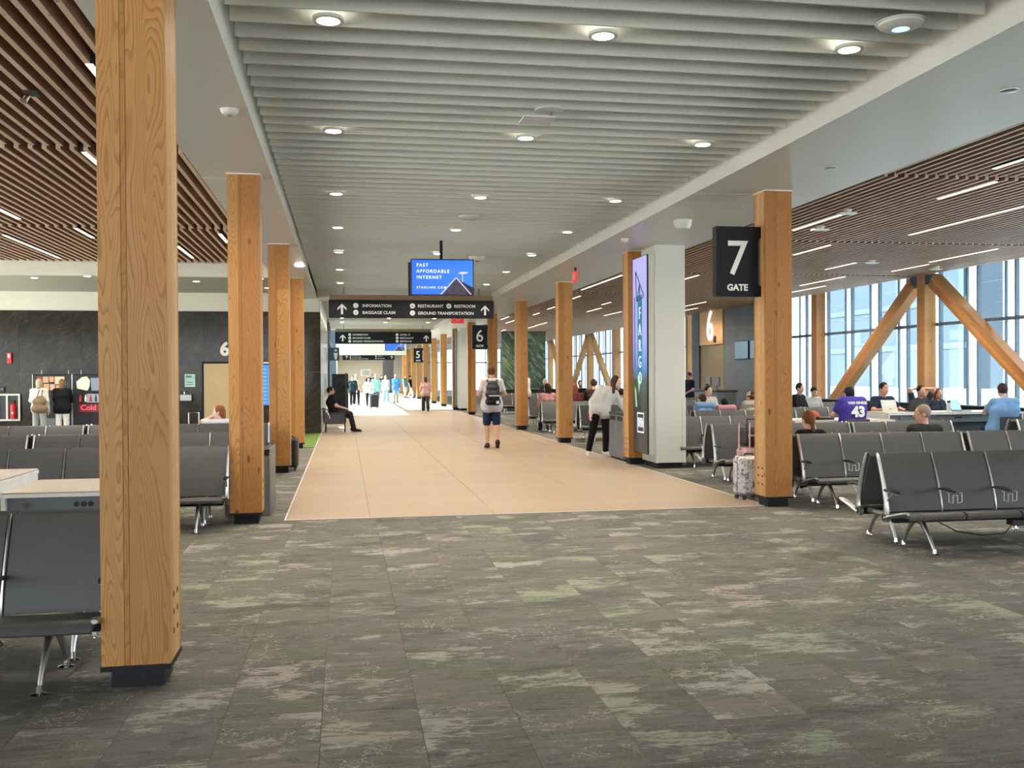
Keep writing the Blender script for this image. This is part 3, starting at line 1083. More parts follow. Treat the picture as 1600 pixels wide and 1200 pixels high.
# ------------------------------------------------------------------ gate blade signs
def blade_sign(num, x0, y, z0, z1, w, label, arm=True):
    t = thing('gate_sign', label, 'sign', (x0, y, z0))
    h = z1 - z0
    n = 0.06
    prof = [(0, 0), (w, 0), (w, 0.11 * h), (w - n * 0.5, 0.15 * h), (w - n, 0.15 * h + 0.01), (w - n, 0.82 * h - 0.01), (w - n * 0.4, 0.845 * h), (w, 0.87 * h), (w, h), (0, h)]
    MB().prism(prof, 'y', 0, 0.12).build('panel', M['navy_sign'], t)
    text(num, h * 0.70, M['sign_white'], t, (w * 0.445, -0.004, h * 0.315), (PI / 2, 0, 0), 'CENTER', 'numeral', bold=0.003, sx=0.96)
    text('GATE', h * 0.125, M['sign_white'], t, (w * 0.45, -0.004, h * 0.085), (PI / 2, 0, 0), 'CENTER', 'lettering', bold=0.004)
    return t


blade_sign('7', 4.46, 11.20, 2.57, 3.42, 0.60, 'black blade sign reading 7 GATE on the nearest right column')
blade_sign('6', 4.48, 34.22, 2.57, 3.42, 0.60, 'black blade sign reading 6 GATE above the man with the backpack')
blade_sign('5', 4.42, 63.0, 2.50, 3.42, 0.62, 'small distant black blade sign reading 5 GATE')
# bold 6 on the gate wall
t = thing('gate_numeral', 'large lit white numeral 6 on the birch panel of the gate wall', 'sign', (14.12, 36.15, 2.78))
text('6', 1.75, emit('lit numeral', (1, 0.98, 0.94, 1), 0.75), t, (0, 0.0, 0.16), (PI / 2, 0, -PI / 2), 'CENTER', 'numeral', ext=0.02, bold=0.0, sx=0.82)
t = thing('wall_card_reader', 'small black reader under the lit numeral 6', 'reader', (14.14, 35.6, 2.55))
MB().rbox(-0.04, 0.02, 0, 0.16, 0.30, 0.55, 0.01).build('body', M['black'], t)
MB().box(-0.045, -0.04, 0.03, 0.13, 0.42, 0.52).build('lens', M['red'], t)
for k, yy in enumerate((33.75, 32.4)):
    t = thing('wall_display', ['blue-grey wall display left of its twin on the dark gate wall', 'blue-grey wall display right of its twin, next to the column'][k], 'screen', (14.20, yy, 2.16))
    MB().rbox(-0.06, 0, -1.2, 0, 0, 0.66, 0.008).build('frame', M['black_metal'], t)
    MB().add([(-0.062, -0.02, 0.02), (-0.062, -1.18, 0.02), (-0.062, -1.18, 0.64), (-0.062, -0.02, 0.64)], [(0, 1, 2, 3)]).build('screen',
        screen_mat('gate display picture %d' % k, _grad(0, 0.7, [(0, srgb(84, 120, 135)), (1, srgb(120, 150, 160))], 0.8), 0.45), t)
t = thing('gate_podium', 'grey boarding counter with pale fittings below the wall displays', 'counter', (12.6, 31.6, 0))
MB().rbox(0, 0.7, 0, 2.4, 0, 1.02, 0.02).build('body', M['grey_panel'], t)
MB().rbox(-0.05, 0.75, -0.05, 2.45, 1.02, 1.07, 0.01).build('top', M['dark_grey'], t)
for yy in (0.5, 1.3):
    m = MB().cyl((0.2, yy, 1.07), (0.2, yy, 1.30), 0.018).rbox(0.17, 0.23, yy - 0.22, yy + 0.22, 1.22, 1.52, 0.01)
    m.build('monitor', M['grey_panel'], t)

# ------------------------------------------------------------------ overhead direction signs
def arrow(parent, x, z, s):
    m = MB()
    y0, y1 = -0.006, 0.0
    m.prism([(x - 0.1 * s, z), (x + 0.1 * s, z), (x + 0.1 * s, z + 0.8 * s), (x - 0.1 * s, z + 0.8 * s)], 'y', y0, y1)
    for sg in (-1, 1):
        pl = [(x, z + 1.0 * s), (x + sg * 0.42 * s, z + 0.58 * s), (x + sg * 0.42 * s, z + 0.38 * s), (x, z + 0.80 * s)]
        if sg > 0:
            pl = pl[::-1]
        m.prism(pl, 'y', y0, y1)
    return m.build('arrow', M['sign_white'], parent)


def icon(parent, x, z, r, glyph):
    o = MB().cyl((x, -0.005, z), (x, 0, z), r, n=20).build('icon_disc', M['sign_white'], parent)
    text(glyph, r * 1.5, M['navy_sign'], o, (x, -0.008, z - r * 0.52), (PI / 2, 0, 0), 'CENTER', 'icon_glyph', ext=0.001)


def direction_sign(x0, x1, y, z0, z1, rows, label, zt):
    t = thing('direction_sign', label, 'sign', (x0, y, z0))
    w, h = x1 - x0, z1 - z0
    MB().rbox(0, w, 0, 0.14, 0, h, 0.006).build('panel', M['navy_sign'], t)
    MB().box(0.02, w - 0.02, 0.02, 0.12, h, h + 0.14).build('header_rail', M['olive'], t)
    for xx in (0.4, w - 0.4):
        MB().cyl((xx, 0.07, h + 0.14), (xx, 0.07, zt - z0), 0.015, n=8).build('hanger', M['grey_panel'], t)
    arrow(t, w * 0.078, h * 0.20, h * 0.58)
    arrow(t, w * 0.945, h * 0.18, h * 0.55)
    for (fx, fz, s, gl, fs) in rows:
        icon(t, fx * w, fz * h + fs * h * 0.36, fs * h * 0.62, gl)
        text(s, fs * h, M['sign_white'], t, (fx * w + fs * h * 1.25, -0.004, fz * h), (PI / 2, 0, 0), 'LEFT', bold=0.002)
    return t


direction_sign(-0.40, 4.03, 26.2, 3.18, 3.66, [
    (0.160, 0.60, ' INFORMATION', 'i', 0.235), (0.160, 0.22, ' BAGGAGE CLAIM', 'o', 0.235),
    (0.500, 0.60, 'RESTAURANT', 'x', 0.235), (0.722, 0.60, 'RESTROOM', 'n', 0.235),
    (0.500, 0.20, 'GROUND TRANSPORTATION', 'c', 0.235)], 'wide black overhead direction sign reading RESTAURANT and RESTROOM, the nearest', 4.0)
direction_sign(-0.42, 4.03, 45.5, 3.13, 3.68, [
    (0.150, 0.70, 'INFORMATION', 'i', 0.19), (0.150, 0.42, 'BAGGAGE CLAIM', 'o', 0.19), (0.150, 0.14, 'GROUND TRANSPORTATION', 'c', 0.19),
    (0.640, 0.70, 'GATES 1-5', 'a', 0.19), (0.640, 0.42, 'RESTAURANT', 'x', 0.19), (0.640, 0.14, 'RESTROOM', 'n', 0.19)],
    'black overhead direction sign reading GATES 1-5, second in line', 4.0)
direction_sign(-0.15, 4.15, 82.0, 2.98, 3.50, [
    (0.150, 0.70, 'INFORMATION', 'i', 0.19), (0.150, 0.42, 'BAGGAGE CLAIM', 'o', 0.19), (0.150, 0.14, 'GROUND TRANSPORTATION', 'c', 0.19),
    (0.640, 0.55, 'GATES 1-4', 'a', 0.19), (0.640, 0.2, 'RESTAURANT', 'x', 0.19)],
    'farthest overhead direction sign, above the grey end wall', 4.0)

# restroom blade sign far left
t = thing('restroom_sign', 'small dark teal blade sign with a white figure on the far left wall', 'sign', (-0.62, 39.0, 2.25))
MB().rbox(0, 0.42, 0, 0.06, 0, 0.52, 0.01).build('panel', M['steel_blue'], t)
MB().ell((0.28, -0.005, 0.40), (0.05, 0.01, 0.05)).prism([(0.20, 0.30), (0.36, 0.30), (0.32, 0.05), (0.24, 0.05)][::-1], 'y', -0.008, 0).build('figure', M['sign_white'], t)

# hanging televisions
def hanging_tv(x, y, z0, w, h, zt, label, txt):
    t = thing('hanging_television', label, 'television', (x, y, z0), math.radians(-1.5))
    MB().rbox(-0.02, w + 0.02, 0, 0.07, -0.02, h + 0.02, 0.008).build('casing', M['black'], t)
    MB().rbox(-0.06, w - 0.02, 0.10, 0.17, -0.02, h - 0.03, 0.008).build('rear_casing', M['black'], t)
    MB().box(w / 2 - 0.04, w / 2 + 0.01, 0.05, 0.10, h, zt - z0).build('drop_pole', M['black_metal'], t)
    s = MB().add([(0, -0.002, 0), (w, -0.002, 0), (w, -0.002, h), (0, -0.002, h)], [(0, 1, 2, 3)]).build('screen', M['tv_sky'], t)
    if txt:
        for i, (q, sz, z) in enumerate((('FAST', 0.082, 0.50), ('AFFORDABLE', 0.082, 0.39), ('INTERNET', 0.082, 0.28), ('STARLINK.COM', 0.055, 0.105))):
            o = text(q, sz * h / 0.62, M['tv_letter'], s, (0.08, -0.005, z * h / 0.62), (PI / 2, 0, 0), 'LEFT', 'screen_lettering', ext=0.0005, bold=0.001, sp=1.28 if i < 3 else 1.5)
    y_ = -0.004
    MB().add([(w * 0.50, y_, 0), (w * 0.96, y_, 0), (w * 0.725, y_, h * 0.46)], [(0, 1, 2)]).build('picture_gable', M['tv_gable'], s)
    MB().add([(w * 0.96, y_ - 0.001, 0), (w, y_ - 0.001, 0), (w, y_ - 0.001, h * 0.2), (w * 0.76, y_ - 0.001, h * 0.44), (w * 0.735, y_ - 0.001, h * 0.46)], [(0, 1, 2, 3, 4)]).build('picture_roof', M['tv_roof'], s)
    m = MB()
    for a, b in (((0.47, 0), (0.725, 0.49)), ((0.725, 0.49), (0.97, 0.0))):
        m.tube([(w * a[0], y_ - 0.003, h * a[1]), (w * b[0], y_ - 0.003, h * b[1])], 0.008, 4)
    m.tube([(w * 0.83, y_ - 0.003, h * 0.36), (w * 0.83, y_ - 0.003, h * 0.62)], 0.006, 4)
    m.add([(w * 0.75, y_ - 0.003, h * 0.60), (w * 0.88, y_ - 0.003, h * 0.60), (w * 0.93, y_ - 0.003, h * 0.66), (w * 0.80, y_ - 0.003, h * 0.66)], [(0, 1, 2, 3)])
    m.build('picture_dish', M['tv_dish'], s)
    return t


def _tvsky(t):
    tc = t.n('ShaderNodeTexCoord').outputs['Object']
    sp = t.n('ShaderNodeSeparateXYZ'); t.l(tc, sp.inputs[0])
    f = t.math('ADD', t.math('MULTIPLY', sp.outputs[0], 0.45), t.math('MULTIPLY', t.noise(tc, 2.2, 3), 0.5))
    return t.ramp(f, [(0.1, srgb(46, 96, 235)), (0.5, srgb(28, 104, 220)), (0.85, srgb(60, 120, 225))])


M['tv_sky'] = screen_mat('television picture sky', _tvsky, 1.1)
M['tv_letter'] = screen_mat('television lettering', lambda t: srgb(240, 248, 255), 1.0)
M['tv_gable'] = screen_mat('television picture gable', lambda t: t.ramp(t.noise(t.mapping(t.n('ShaderNodeTexCoord').outputs['Object'], (40, 1, 2)), 1.0, 2), [(0.35, srgb(40, 34, 50)), (0.7, srgb(74, 62, 84))]), 1.0)
M['tv_roof'] = screen_mat('television picture roof', lambda t: srgb(26, 26, 50), 1.0)
M['tv_dish'] = screen_mat('television picture dish', lambda t: srgb(215, 205, 240), 0.9)
hanging_tv(1.17, 17.0, 3.05, 1.07, 0.60, 4.0, 'hanging television with a blue internet advert above the walkway', True)
hanging_tv(2.48, 59.0, 3.17, 1.08, 0.62, 6.2, 'far hanging television with a blue picture, seen below the second direction sign', False)

# ------------------------------------------------------------------ lamps
def area_light(parent, w, h, power, color, loc, rot=(0, 0, 0), spread=2.6):
    d = bpy.data.lights.new('lamp_light', 'AREA')
    d.shape = 'RECTANGLE'
    d.size, d.size_y = w, h
    d.energy = power * LAMP
    d.color = color
    d.spread = spread
    o = bpy.data.objects.new('lamp_light', d)
    COL.objects.link(o)
    o.parent = parent
    o.location = loc
    o.rotation_euler = rot
    return o


dl_ring = MB().lathe([(0.098, 0.0), (0.104, 0.004), (0.104, 0.024), (0.085, 0.024), (0.082, 0.002)], n=24).mesh('ring', M['white'], 0.6)
dl_lens = MB().lathe([(0.001, -0.006), (0.06, -0.005), (0.083, 0.002)], n=24).mesh('lens', M['lamp_on'])
rowy = [6.6, 9.55, 12.82, 15.72, 18.82, 21.9, 25.0, 31, 34, 37, 40, 43]
colx = {-0.09: 'left', 1.80: 'middle', 3.66: 'right'}
ordn = ['nearest', 'second', 'third', 'fourth', 'fifth', 'sixth', 'seventh', 'eighth', 'ninth', 'tenth', 'eleventh', 'twelfth']
for i, y in enumerate(rowy):
    for x, nm in colx.items():
        t = thing('ceiling_downlight', 'round lit downlight in the grey baffles, %s row away, %s of three' % (ordn[i], nm), 'lamp', (x, y, ZS - 0.012), 0, 'downlights between the grey baffles')
        link(dl_ring, 'ring', t); link(dl_lens, 'lens', t)
        area_light(t, 0.15, 0.15, 16, (1.0, 0.90, 0.76), (0, 0, -0.01))

ORD = ordn + ['thirteenth', 'fourteenth', 'fifteenth', 'sixteenth', 'seventeenth', 'eighteenth', 'nineteenth', 'twentieth',
              'twenty-first', 'twenty-second', 'twenty-third', 'twenty-fourth', 'farthest']
LIN_L = [(-4.97, 13.4, 16.2), (-5.79, 18.03, 21.4), (-2.80, 11.3, 12.4), (-4.37, 17.05, 18.2), (-3.09, 19.1, 21.0), (-1.97, 8.12, 9.3), (-2.11, 17.4, 18.5), (-6.8, 17.2, 19.5)]
LIN_R = [(7.65, 13.9, 15.7), (8.35, 11.35, 12.6), (10.0, 12.9, 15.95), (9.24, 17.4, 18.95), (12.9, 17.5, 19.8), (7.8, 9.2, 10.65), (6.82, 23.3, 27.5),
         (7.3, 29.6, 30.8), (7.53, 34.4, 35.7), (7.65, 37.8, 39.1), (9.38, 34.8, 37.0), (8.96, 32.0, 33.2), (10.72, 36.8, 39.3), (8.73, 23.1, 24.3),
         (12.2, 31.6, 34.1), (13.0, 34.5, 36.2), (11.3, 20.1, 21.5), (12.63, 23.0, 25.5), (13.4, 25.5, 27.7), (13.14, 20.2, 21.7),
         (6.85, 40.4, 42.5), (7.55, 42.7, 45.4), (9.4, 44.7, 47.6), (9.48, 47.8, 49.8), (8.6, 51.7, 53.2)]
for side, arr in (('left', LIN_L), ('right', LIN_R)):
    arr = sorted(arr, key=lambda q: q[1])
    for i, (x, a, b) in enumerate(arr):
        t = thing('linear_ceiling_light', 'lit linear light in the %s wooden slats, %s from the viewer' % (side, ORD[i]), 'lamp', (x, a, ZW), 0, 'linear lights in the wooden slats on the %s' % side)
        MB().box(-0.034, 0.034, 0, b - a, 0.0, 0.08).build('housing', M['dark_grey'], t)
        MB().box(-0.028, 0.028, 0.01, b - a - 0.01, -0.006, 0.0).build('lens', M['linear_on'], t)
        area_light(t, 0.08, b - a, 16 * (b - a), (1.0, 0.88, 0.72), (0, (b - a) / 2, -0.012))

for i, (x, y) in enumerate(((-7.2, 24.5), (-5.9, 24.0), (-5.6, 25.6), (-3.6, 25.0), (-2.0, 24.2), (-2.0, 26.6), (-8.6, 25.6))):
    t = thing('recessed_downlight', 'small recessed downlight in the lower ceiling before the stone wall, %s from the left' % ordn[i].replace('nearest', 'first'), 'lamp', (x, y, 3.99), 0, 'downlights before the stone wall')
    link(dl_ring, 'ring', t); link(dl_lens, 'lens', t)
    area_light(t, 0.15, 0.15, 18, (1.0, 0.9, 0.76), (0, 0, -0.01))

for i, (x, y) in enumerate(((0.6, 84), (3.4, 84), (0.6, 88), (3.4, 88), (0.6, 92), (3.4, 92), (0.6, 96), (3.4, 96))):  # invented lamps, added to brighten the dark end zone
    t = thing('recessed_downlight', 'added downlight brightening the far low ceiling by the grey end wall, %s' % ORD[i], 'lamp', (x, y, 3.99), 0, 'added downlights brightening the grey end wall')
    link(dl_ring, 'ring', t); link(dl_lens, 'lens', t)
    area_light(t, 0.3, 0.3, 150, (1.0, 0.95, 0.85), (0, 0, -0.01), spread=3.1)
# ------------------------------------------------------------------ small ceiling devices
def disc_device(name, label, cat, x, y, z, r, h, mat=None, lens=None):
    t = thing(name, label, cat, (x, y, z))
    MB().lathe([(r * 0.25, -h), (r * 0.7, -h * 0.85), (r * 0.95, -h * 0.45), (r, 0)], n=24).build('body', mat or M['white'], t, 0.7)
    MB().lathe([(r * 1.08, -0.006), (r * 1.08, 0.0)], n=24).build('rim', M['white_edge'], t)
    if lens:
        MB().lathe([(r * 0.2, -h - 0.004), (r * 0.5, -h * 0.88)], n=16).build('lens', lens, t)
    return t


disc_device('smoke_detector', 'white smoke detector on the left soffit near the first column', 'detector', -0.93, 8.4, H, 0.075, 0.05, None, M['far_grey'])
disc_device('access_point', 'white domed access point with a blue glow at the upper right of the baffles', 'access point', 3.72, 6.03, 3.99, 0.15, 0.05, None, M['plug_led'])
disc_device('access_point', 'white domed access point in the middle of the baffles', 'access point', 1.84, 14.33, 3.99, 0.15, 0.05)
disc_device('soffit_spot', 'small grey recessed spot on the right soffit, nearest', 'spot', 5.2, 6.91, H, 0.07, 0.012, M['steel'])
disc_device('soffit_spot', 'small grey recessed spot on the right soffit, before the gate 7 column', 'spot', 5.2, 9.78, H, 0.07, 0.012, M['steel'])
disc_device('pendant_speaker', 'white flared speaker on the right soffit left of the gate 7 sign', 'speaker', 4.85, 13.46, H, 0.13, 0.14)
disc_device('soffit_sensor', 'little white sensor on the right soffit before the white pillar', 'sensor', 4.55, 15.4, H, 0.06, 0.06)
disc_device('soffit_lamp', 'small white disc on the left soffit beside the third column', 'lamp', -0.87, 19.81, H, 0.10, 0.04, M['lamp_on'])
disc_device('dome_camera', 'black-bellied dome camera in the baffles right of the television', 'camera', 2.62, 19.2, 3.99, 0.16, 0.09, M['white'], M['black'])
disc_device('dome_camera', 'small dome camera under the baffles between the two direction signs', 'camera', 2.25, 33.0, 3.99, 0.16, 0.09, M['white'], M['black'])
t = thing('ceiling_camera', 'white ceiling camera with a square plate below its round mount', 'camera', (1.81, 8.47, 3.985))
MB().lathe([(0.10, -0.02), (0.13, -0.012), (0.13, 0)], n=24).build('mount', M['white'], t, 0.7)
MB().cyl((0.0, 0, -0.02), (0.0, -0.01, -0.07), 0.018).cyl((0.03, 0, -0.02), (0.03, -0.01, -0.07), 0.012).build('arm', M['chrome'], t)
MB().rbox(-0.24, 0.05, -0.06, 0.20, -0.085, -0.07, 0.004).build('plate', M['white_edge'], t)
for k, (x, y, lb) in enumerate(((8.7, 10.4, 'nearest the right edge'), (7.5, 13.6, 'left of a linear light above the gate 7 column'), (7.9, 15.2, 'beside the first linear light'), (11.4, 19.6, 'above the raking braces'), (13.6, 20.6, 'at the top of the brace post'))):
    t = thing('slat_sensor', 'white device under the wooden slats, ' + lb, 'sensor', (x, y, ZW))
    MB().lathe([(0.05, -0.05), (0.07, -0.02), (0.07, 0)], n=16).build('body', M['white'], t, 0.7)
    MB().rbox(-0.14, 0.14, -0.05, 0.07, -0.075, -0.05, 0.004).build('plate', M['white_edge'], t)
t = thing('slat_spotlight', 'small black and white spotlight clamped under the left wooden slats', 'spotlight', (-2.65, 9.0, ZW))
MB().rbox(-0.06, 0.06, -0.05, 0.05, -0.03, 0, 0.004).build('clamp', M['black'], t)
MB().cyl((-0.04, 0.0, -0.03), (-0.06, -0.03, -0.09), 0.03).build('head', M['chrome'], t)
for i, (x, y, lb) in enumerate(((4.73, 19.6, 'small red exit sign hanging from the right soffit before the second aisle column'), (4.2, 35.6, 'small red exit sign to the left above the gate 6 sign'))):
    t = thing('exit_sign', lb, 'exit sign', (x, y, 3.55))
    MB().rbox(-0.02 - 0.3 * i, 0.02 + (0.13 if i else 0), -0.10, 0.2 * (1 - i) - 0.06 * i, 0.0, 0.22, 0.004).build('housing', M['exit_red'], t)
    MB().box(-0.02, 0.02, -0.02, 0.02, 0.22, 0.30).build('stem', M['black_metal'], t)
    if i:
        text('EXIT', 0.15, M['sign_white'], t, (-0.085, -0.105, 0.06), (PI / 2, 0, 0), 'CENTER')
    else:
        text('EXIT', 0.15, M['sign_white'], t, (-0.022, 0.05, 0.06), (PI / 2, 0, -PI / 2), 'CENTER')
# ------------------------------------------------------------------ beam seating
SP = 0.555


def offset_profile(pts, th):
    """closed profile of thickness th on the +normal side of an open polyline (2-D)"""
    out = []
    n = len(pts)
    for i in range(n):
        a, b = pts[max(i - 1, 0)], pts[min(i + 1, n - 1)]
        dx, dy = b[0] - a[0], b[1] - a[1]
        L = math.hypot(dx, dy)
        k = th * (0.55 if i in (0, n - 1) else 1.0)
        out.append((pts[i][0] - dy / L * k, pts[i][1] + dx / L * k))
    return list(pts) + out[::-1]


def flip(poly):
    return [(-p[0], p[1]) for p in poly]


BACK = [(-0.262, 0.352), (-0.250, 0.40), (-0.226, 0.50), (-0.186, 0.62), (-0.142, 0.74), (-0.098, 0.850), (-0.085, 0.866)]
SEAT = [(-0.250, 0.342), (-0.34, 0.348), (-0.45, 0.362), (-0.54, 0.376), (-0.575, 0.376), (-0.605, 0.366), (-0.622, 0.345), (-0.618, 0.322), (-0.600, 0.310)]
back_poly = offset_profile(BACK, -0.040)
seat_poly = offset_profile(SEAT, 0.045)
FR = [(-0.235, 0.29), (-0.252, 0.36), (-0.236, 0.46), (-0.196, 0.60), (-0.150, 0.73), (-0.100, 0.855), (-0.085, 0.868)]
SEATRAIL = [(-0.235, 0.285), (-0.33, 0.315), (-0.45, 0.345), (-0.56, 0.372), (-0.60, 0.372)]


def seat_meshes():
    d = {}
    for sg, key in ((1, 'f'), (-1, 'b')):
        F = (lambda p: p) if sg == 1 else flip
        d['pad' + key] = MB().prism(F(seat_poly), 'x', 0.012, SP - 0.012).mesh('seat_pad', M['vinyl'], 0.7)
        d['back' + key] = MB().prism(F(back_poly), 'x', 0.014, SP - 0.014).mesh('backrest', M['vinyl'], 0.7)
        m = MB()
        m.tube([(0, sg * p[0], p[1]) for p in FR], [0.013, 0.012, 0.010, 0.009, 0.008, 0.008, 0.006], 6, sx=1.3)
        d['rib' + key] = m.mesh('back_frame', M['alu'], 0.8)
        m = MB()
        m.tube([(0, sg * p[0], p[1]) for p in FR], [0.026, 0.025, 0.021, 0.018, 0.016, 0.014, 0.009], 8, sx=1.5)
        m.tube([(0, sg * p[0], p[1]) for p in SEATRAIL], [0.022, 0.022, 0.020, 0.018, 0.012], 8, sx=1.5)
        m.cyl((-0.020, sg * -0.235, 0.30), (0.020, sg * -0.235, 0.30), 0.050, n=18)
        d['end' + key] = m.mesh('end_frame', M['alu'], 0.8)
        d['cap' + key] = MB().cyl((-0.024, sg * -0.235, 0.30), (0.024, sg * -0.235, 0.30), 0.034, n=18).mesh('pivot_cap', M['black'], 0.8)
        m = MB()
        m.tube([(0, sg * -0.225, 0.545), (0, sg * -0.30, 0.552), (0, sg * -0.40, 0.548), (0, sg * -0.44, 0.540)], [0.012, 0.014, 0.016, 0.010], 8, sx=1.7)
        d['arm' + key] = m.mesh('armrest', M['black'], 0.8)
        m = MB()
        m.tube([(0, sg * -0.226, 0.535), (0, sg * -0.32, 0.537), (0, sg * -0.43, 0.531)], 0.008, 6, sx=1.6)
        m.tube([(0, sg * -0.245, 0.43), (0, sg * -0.31, 0.50), (0, sg * -0.36, 0.532)], 0.008, 6)
        d['armend' + key] = m.mesh('arm_bracket', M['alu'], 0.8)
        m = MB()
        y = sg * -0.455
        w = 0.065
        m.tube([(-w, y + sg * 0.03, 0.53), (-w, y, 0.53), (-w, y, 0.45), (-w * 0.35, y, 0.44), (-w * 0.35, y, 0.51), (w * 0.35, y, 0.51), (w * 0.35, y, 0.44), (w, y, 0.45), (w, y, 0.53), (w, y + sg * 0.03, 0.53)], 0.0035, 5)
        d['hook' + key] = m.mesh('wire_hook', M['white_edge'], 0.8)
        m = MB()
        m.tube([(0, sg * -0.31, 0.275), (0, sg * -0.37, 0.262), (0, sg * -0.445, 0.18), (0, sg * -0.515, 0.085), (0, sg * -0.555, 0.02)], [0.030, 0.029, 0.024, 0.020, 0.018], 8, sx=0.75)
        d['legf' + key] = m.mesh('leg', M['alu'], 0.8)
        m = MB()
        m.tube([(0, sg * -0.29, 0.275), (0, sg * -0.23, 0.262), (0, sg * -0.155, 0.18), (0, sg * -0.09, 0.085), (0, sg * -0.065, 0.02)], [0.030, 0.029, 0.024, 0.020, 0.018], 8, sx=0.75)
        d['legr' + key] = m.mesh('leg', M['alu'], 0.8)
    d['foot'] = MB().lathe([(0.045, 0.0), (0.045, 0.006), (0.022, 0.014), (0.018, 0.05)], n=16).mesh('foot_disc', M['chrome'], 0.8)
    d['link'] = MB().cyl((0, -0.22, 0.30), (0, 0.22, 0.30), 0.026, n=12).mesh('cross_tube', M['alu'], 0.8)
    return d


SM = seat_meshes()


def bench(xa, yc, n, label, detail=2, hooks=False, front=True, rear=True, cable=False, group=None, rz=0.0):
    t = thing('beam_seating', label, 'bench', (xa, yc, 0), rz, group)
    L = n * SP
    for key, on in (('f', front), ('b', rear)):
        if not on:
            continue
        sg = 1 if key == 'f' else -1
        for i in range(n):
            link(SM['pad' + key], 'seat_pad', t, (i * SP, 0, 0))
            link(SM['back' + key], 'backrest', t, (i * SP, 0, 0))
        for i in range(n + 1):
            if i in (0, n):
                e = link(SM['end' + key], 'end_frame', t, (i * SP, 0, 0))
                if detail > 0:
                    link(SM['cap' + key], 'pivot_cap', e)
            else:
                link(SM['rib' + key], 'back_frame', t, (i * SP, 0, 0))
            if detail > 0:
                a = link(SM['arm' + key], 'armrest', t, (i * SP, 0, 0))
                if i in (0, n):
                    link(SM['armend' + key], 'arm_bracket', a)
                elif hooks:
                    link(SM['hook' + key], 'wire_hook', a)
        MB().rbox(0.03, L - 0.03, -0.335 * sg if sg > 0 else 0.265, -0.265 * sg if sg > 0 else 0.335, 0.255, 0.315, 0.008).build('beam', M['black_metal'], t)
        for x in (0.28, L - 0.28):
            for q, fy in (('legf', -0.555), ('legr', -0.065)):
                lg = link(SM[q + key], 'leg', t, (x, 0, 0))
                if detail > 0:
                    link(SM['foot'], 'foot_disc', lg, (0, sg * fy, 0))
        if detail > 1:
            MB().rbox(1.18, 1.48, sg * -0.40 if sg > 0 else 0.30, sg * -0.30 if sg > 0 else 0.40, 0.205, 0.262, 0.006).build('power_module', M['black'], t)
    if front and rear:
        link(SM['link'], 'cross_tube', t, (0.10, 0, 0))
        link(SM['link'], 'cross_tube', t, (L - 0.10, 0, 0))
    if cable:
        MB().tube([(0.45, -0.36, 0.26), (0.62, -0.38, 0.17), (0.85, -0.40, 0.13), (1.08, -0.41, 0.14), (1.15, -0.40, 0.20), (1.20, -0.36, 0.23)], 0.006, 6).build('power_cable', M['cable'], t, 0.8)
    return t


# right side
bench(4.89, 8.42, 4, 'grey back-to-back airport seats nearest on the right, with wire hooks on the arms', 2, True, cable=True)
bench(5.52, 11.32, 4, 'grey back-to-back airport seats right of the gate 7 column, second row', 2, True)
bench(7.84, 11.32, 4, 'grey back-to-back airport seats running out of the right edge, second row', 1)
bench(5.43, 13.95, 4, 'grey back-to-back airport seats with their frame end showing left of the gate 7 column', 2)
bench(7.72, 13.95, 3, 'grey back-to-back airport seats in the third row, behind the bald man', 1)
bench(10.55, 13.95, 3, 'grey back-to-back airport seats at the right edge before the man in light blue', 1)
bench(7.14, 19.25, 4, 'grey back-to-back airport seats behind the frame end, with heads showing above', 1)
bench(9.6, 20.4, 3, 'grey seats just behind the laptop counter, left of the man in the purple jersey', 1)
bench(10.6, 23.9, 4, 'grey seats far back by the window where the man in a dark cap sits', 0)
bench(5.7, 16.6, 3, 'grey airport seats half hidden by the white advertising pillar', 1)
bench(7.0, 22.4, 4, 'grey airport seats in front of the boarding counter', 0)
bench(5.75, 23.6, 3, 'grey airport seats behind the leaning woman', 1)
bench(7.6, 26.4, 4, 'grey airport seats behind the woman with a small dark head above', 0)
bench(5.52, 27.2, 1, 'single grey double seat seen end-on between two aisle columns', 1)
bench(6.35, 27.2, 2, 'pair of grey double seats beside the end-on seat', 0)
bench(5.7, 30.2, 4, 'grey airport seats left of the end-on seat, behind the column', 0)
bench(7.2, 34.5, 4, 'grey seats in front of the green mural, nearer row', 0)
bench(6.4, 40.5, 4, 'grey seats in front of the green mural, farther row', 0)
bench(9.5, 30.0, 4, 'grey airport seats between the leaning woman and the gate wall', 0)
# left side
bench(-1.27 - 5 * SP, 5.84, 5, 'grey back-to-back airport seats nearest at the lower left', 2)
bench(-1.25 - 5 * SP, 11.0, 5, 'grey airport seats behind the left worktable, second row', 2)
bench(-1.24 - 5 * SP, 13.7, 5, 'grey airport seats on the left, third row', 1)
bench(-4.10 - 5 * SP, 13.7, 5, 'grey airport seats on the left, third row at the picture edge', 0)
bench(-1.22 - 5 * SP, 16.35, 5, 'grey airport seats on the left, last row before the vending machines', 1)
bench(-4.07 - 5 * SP, 16.35, 5, 'grey airport seats on the left, last row at the picture edge', 0)
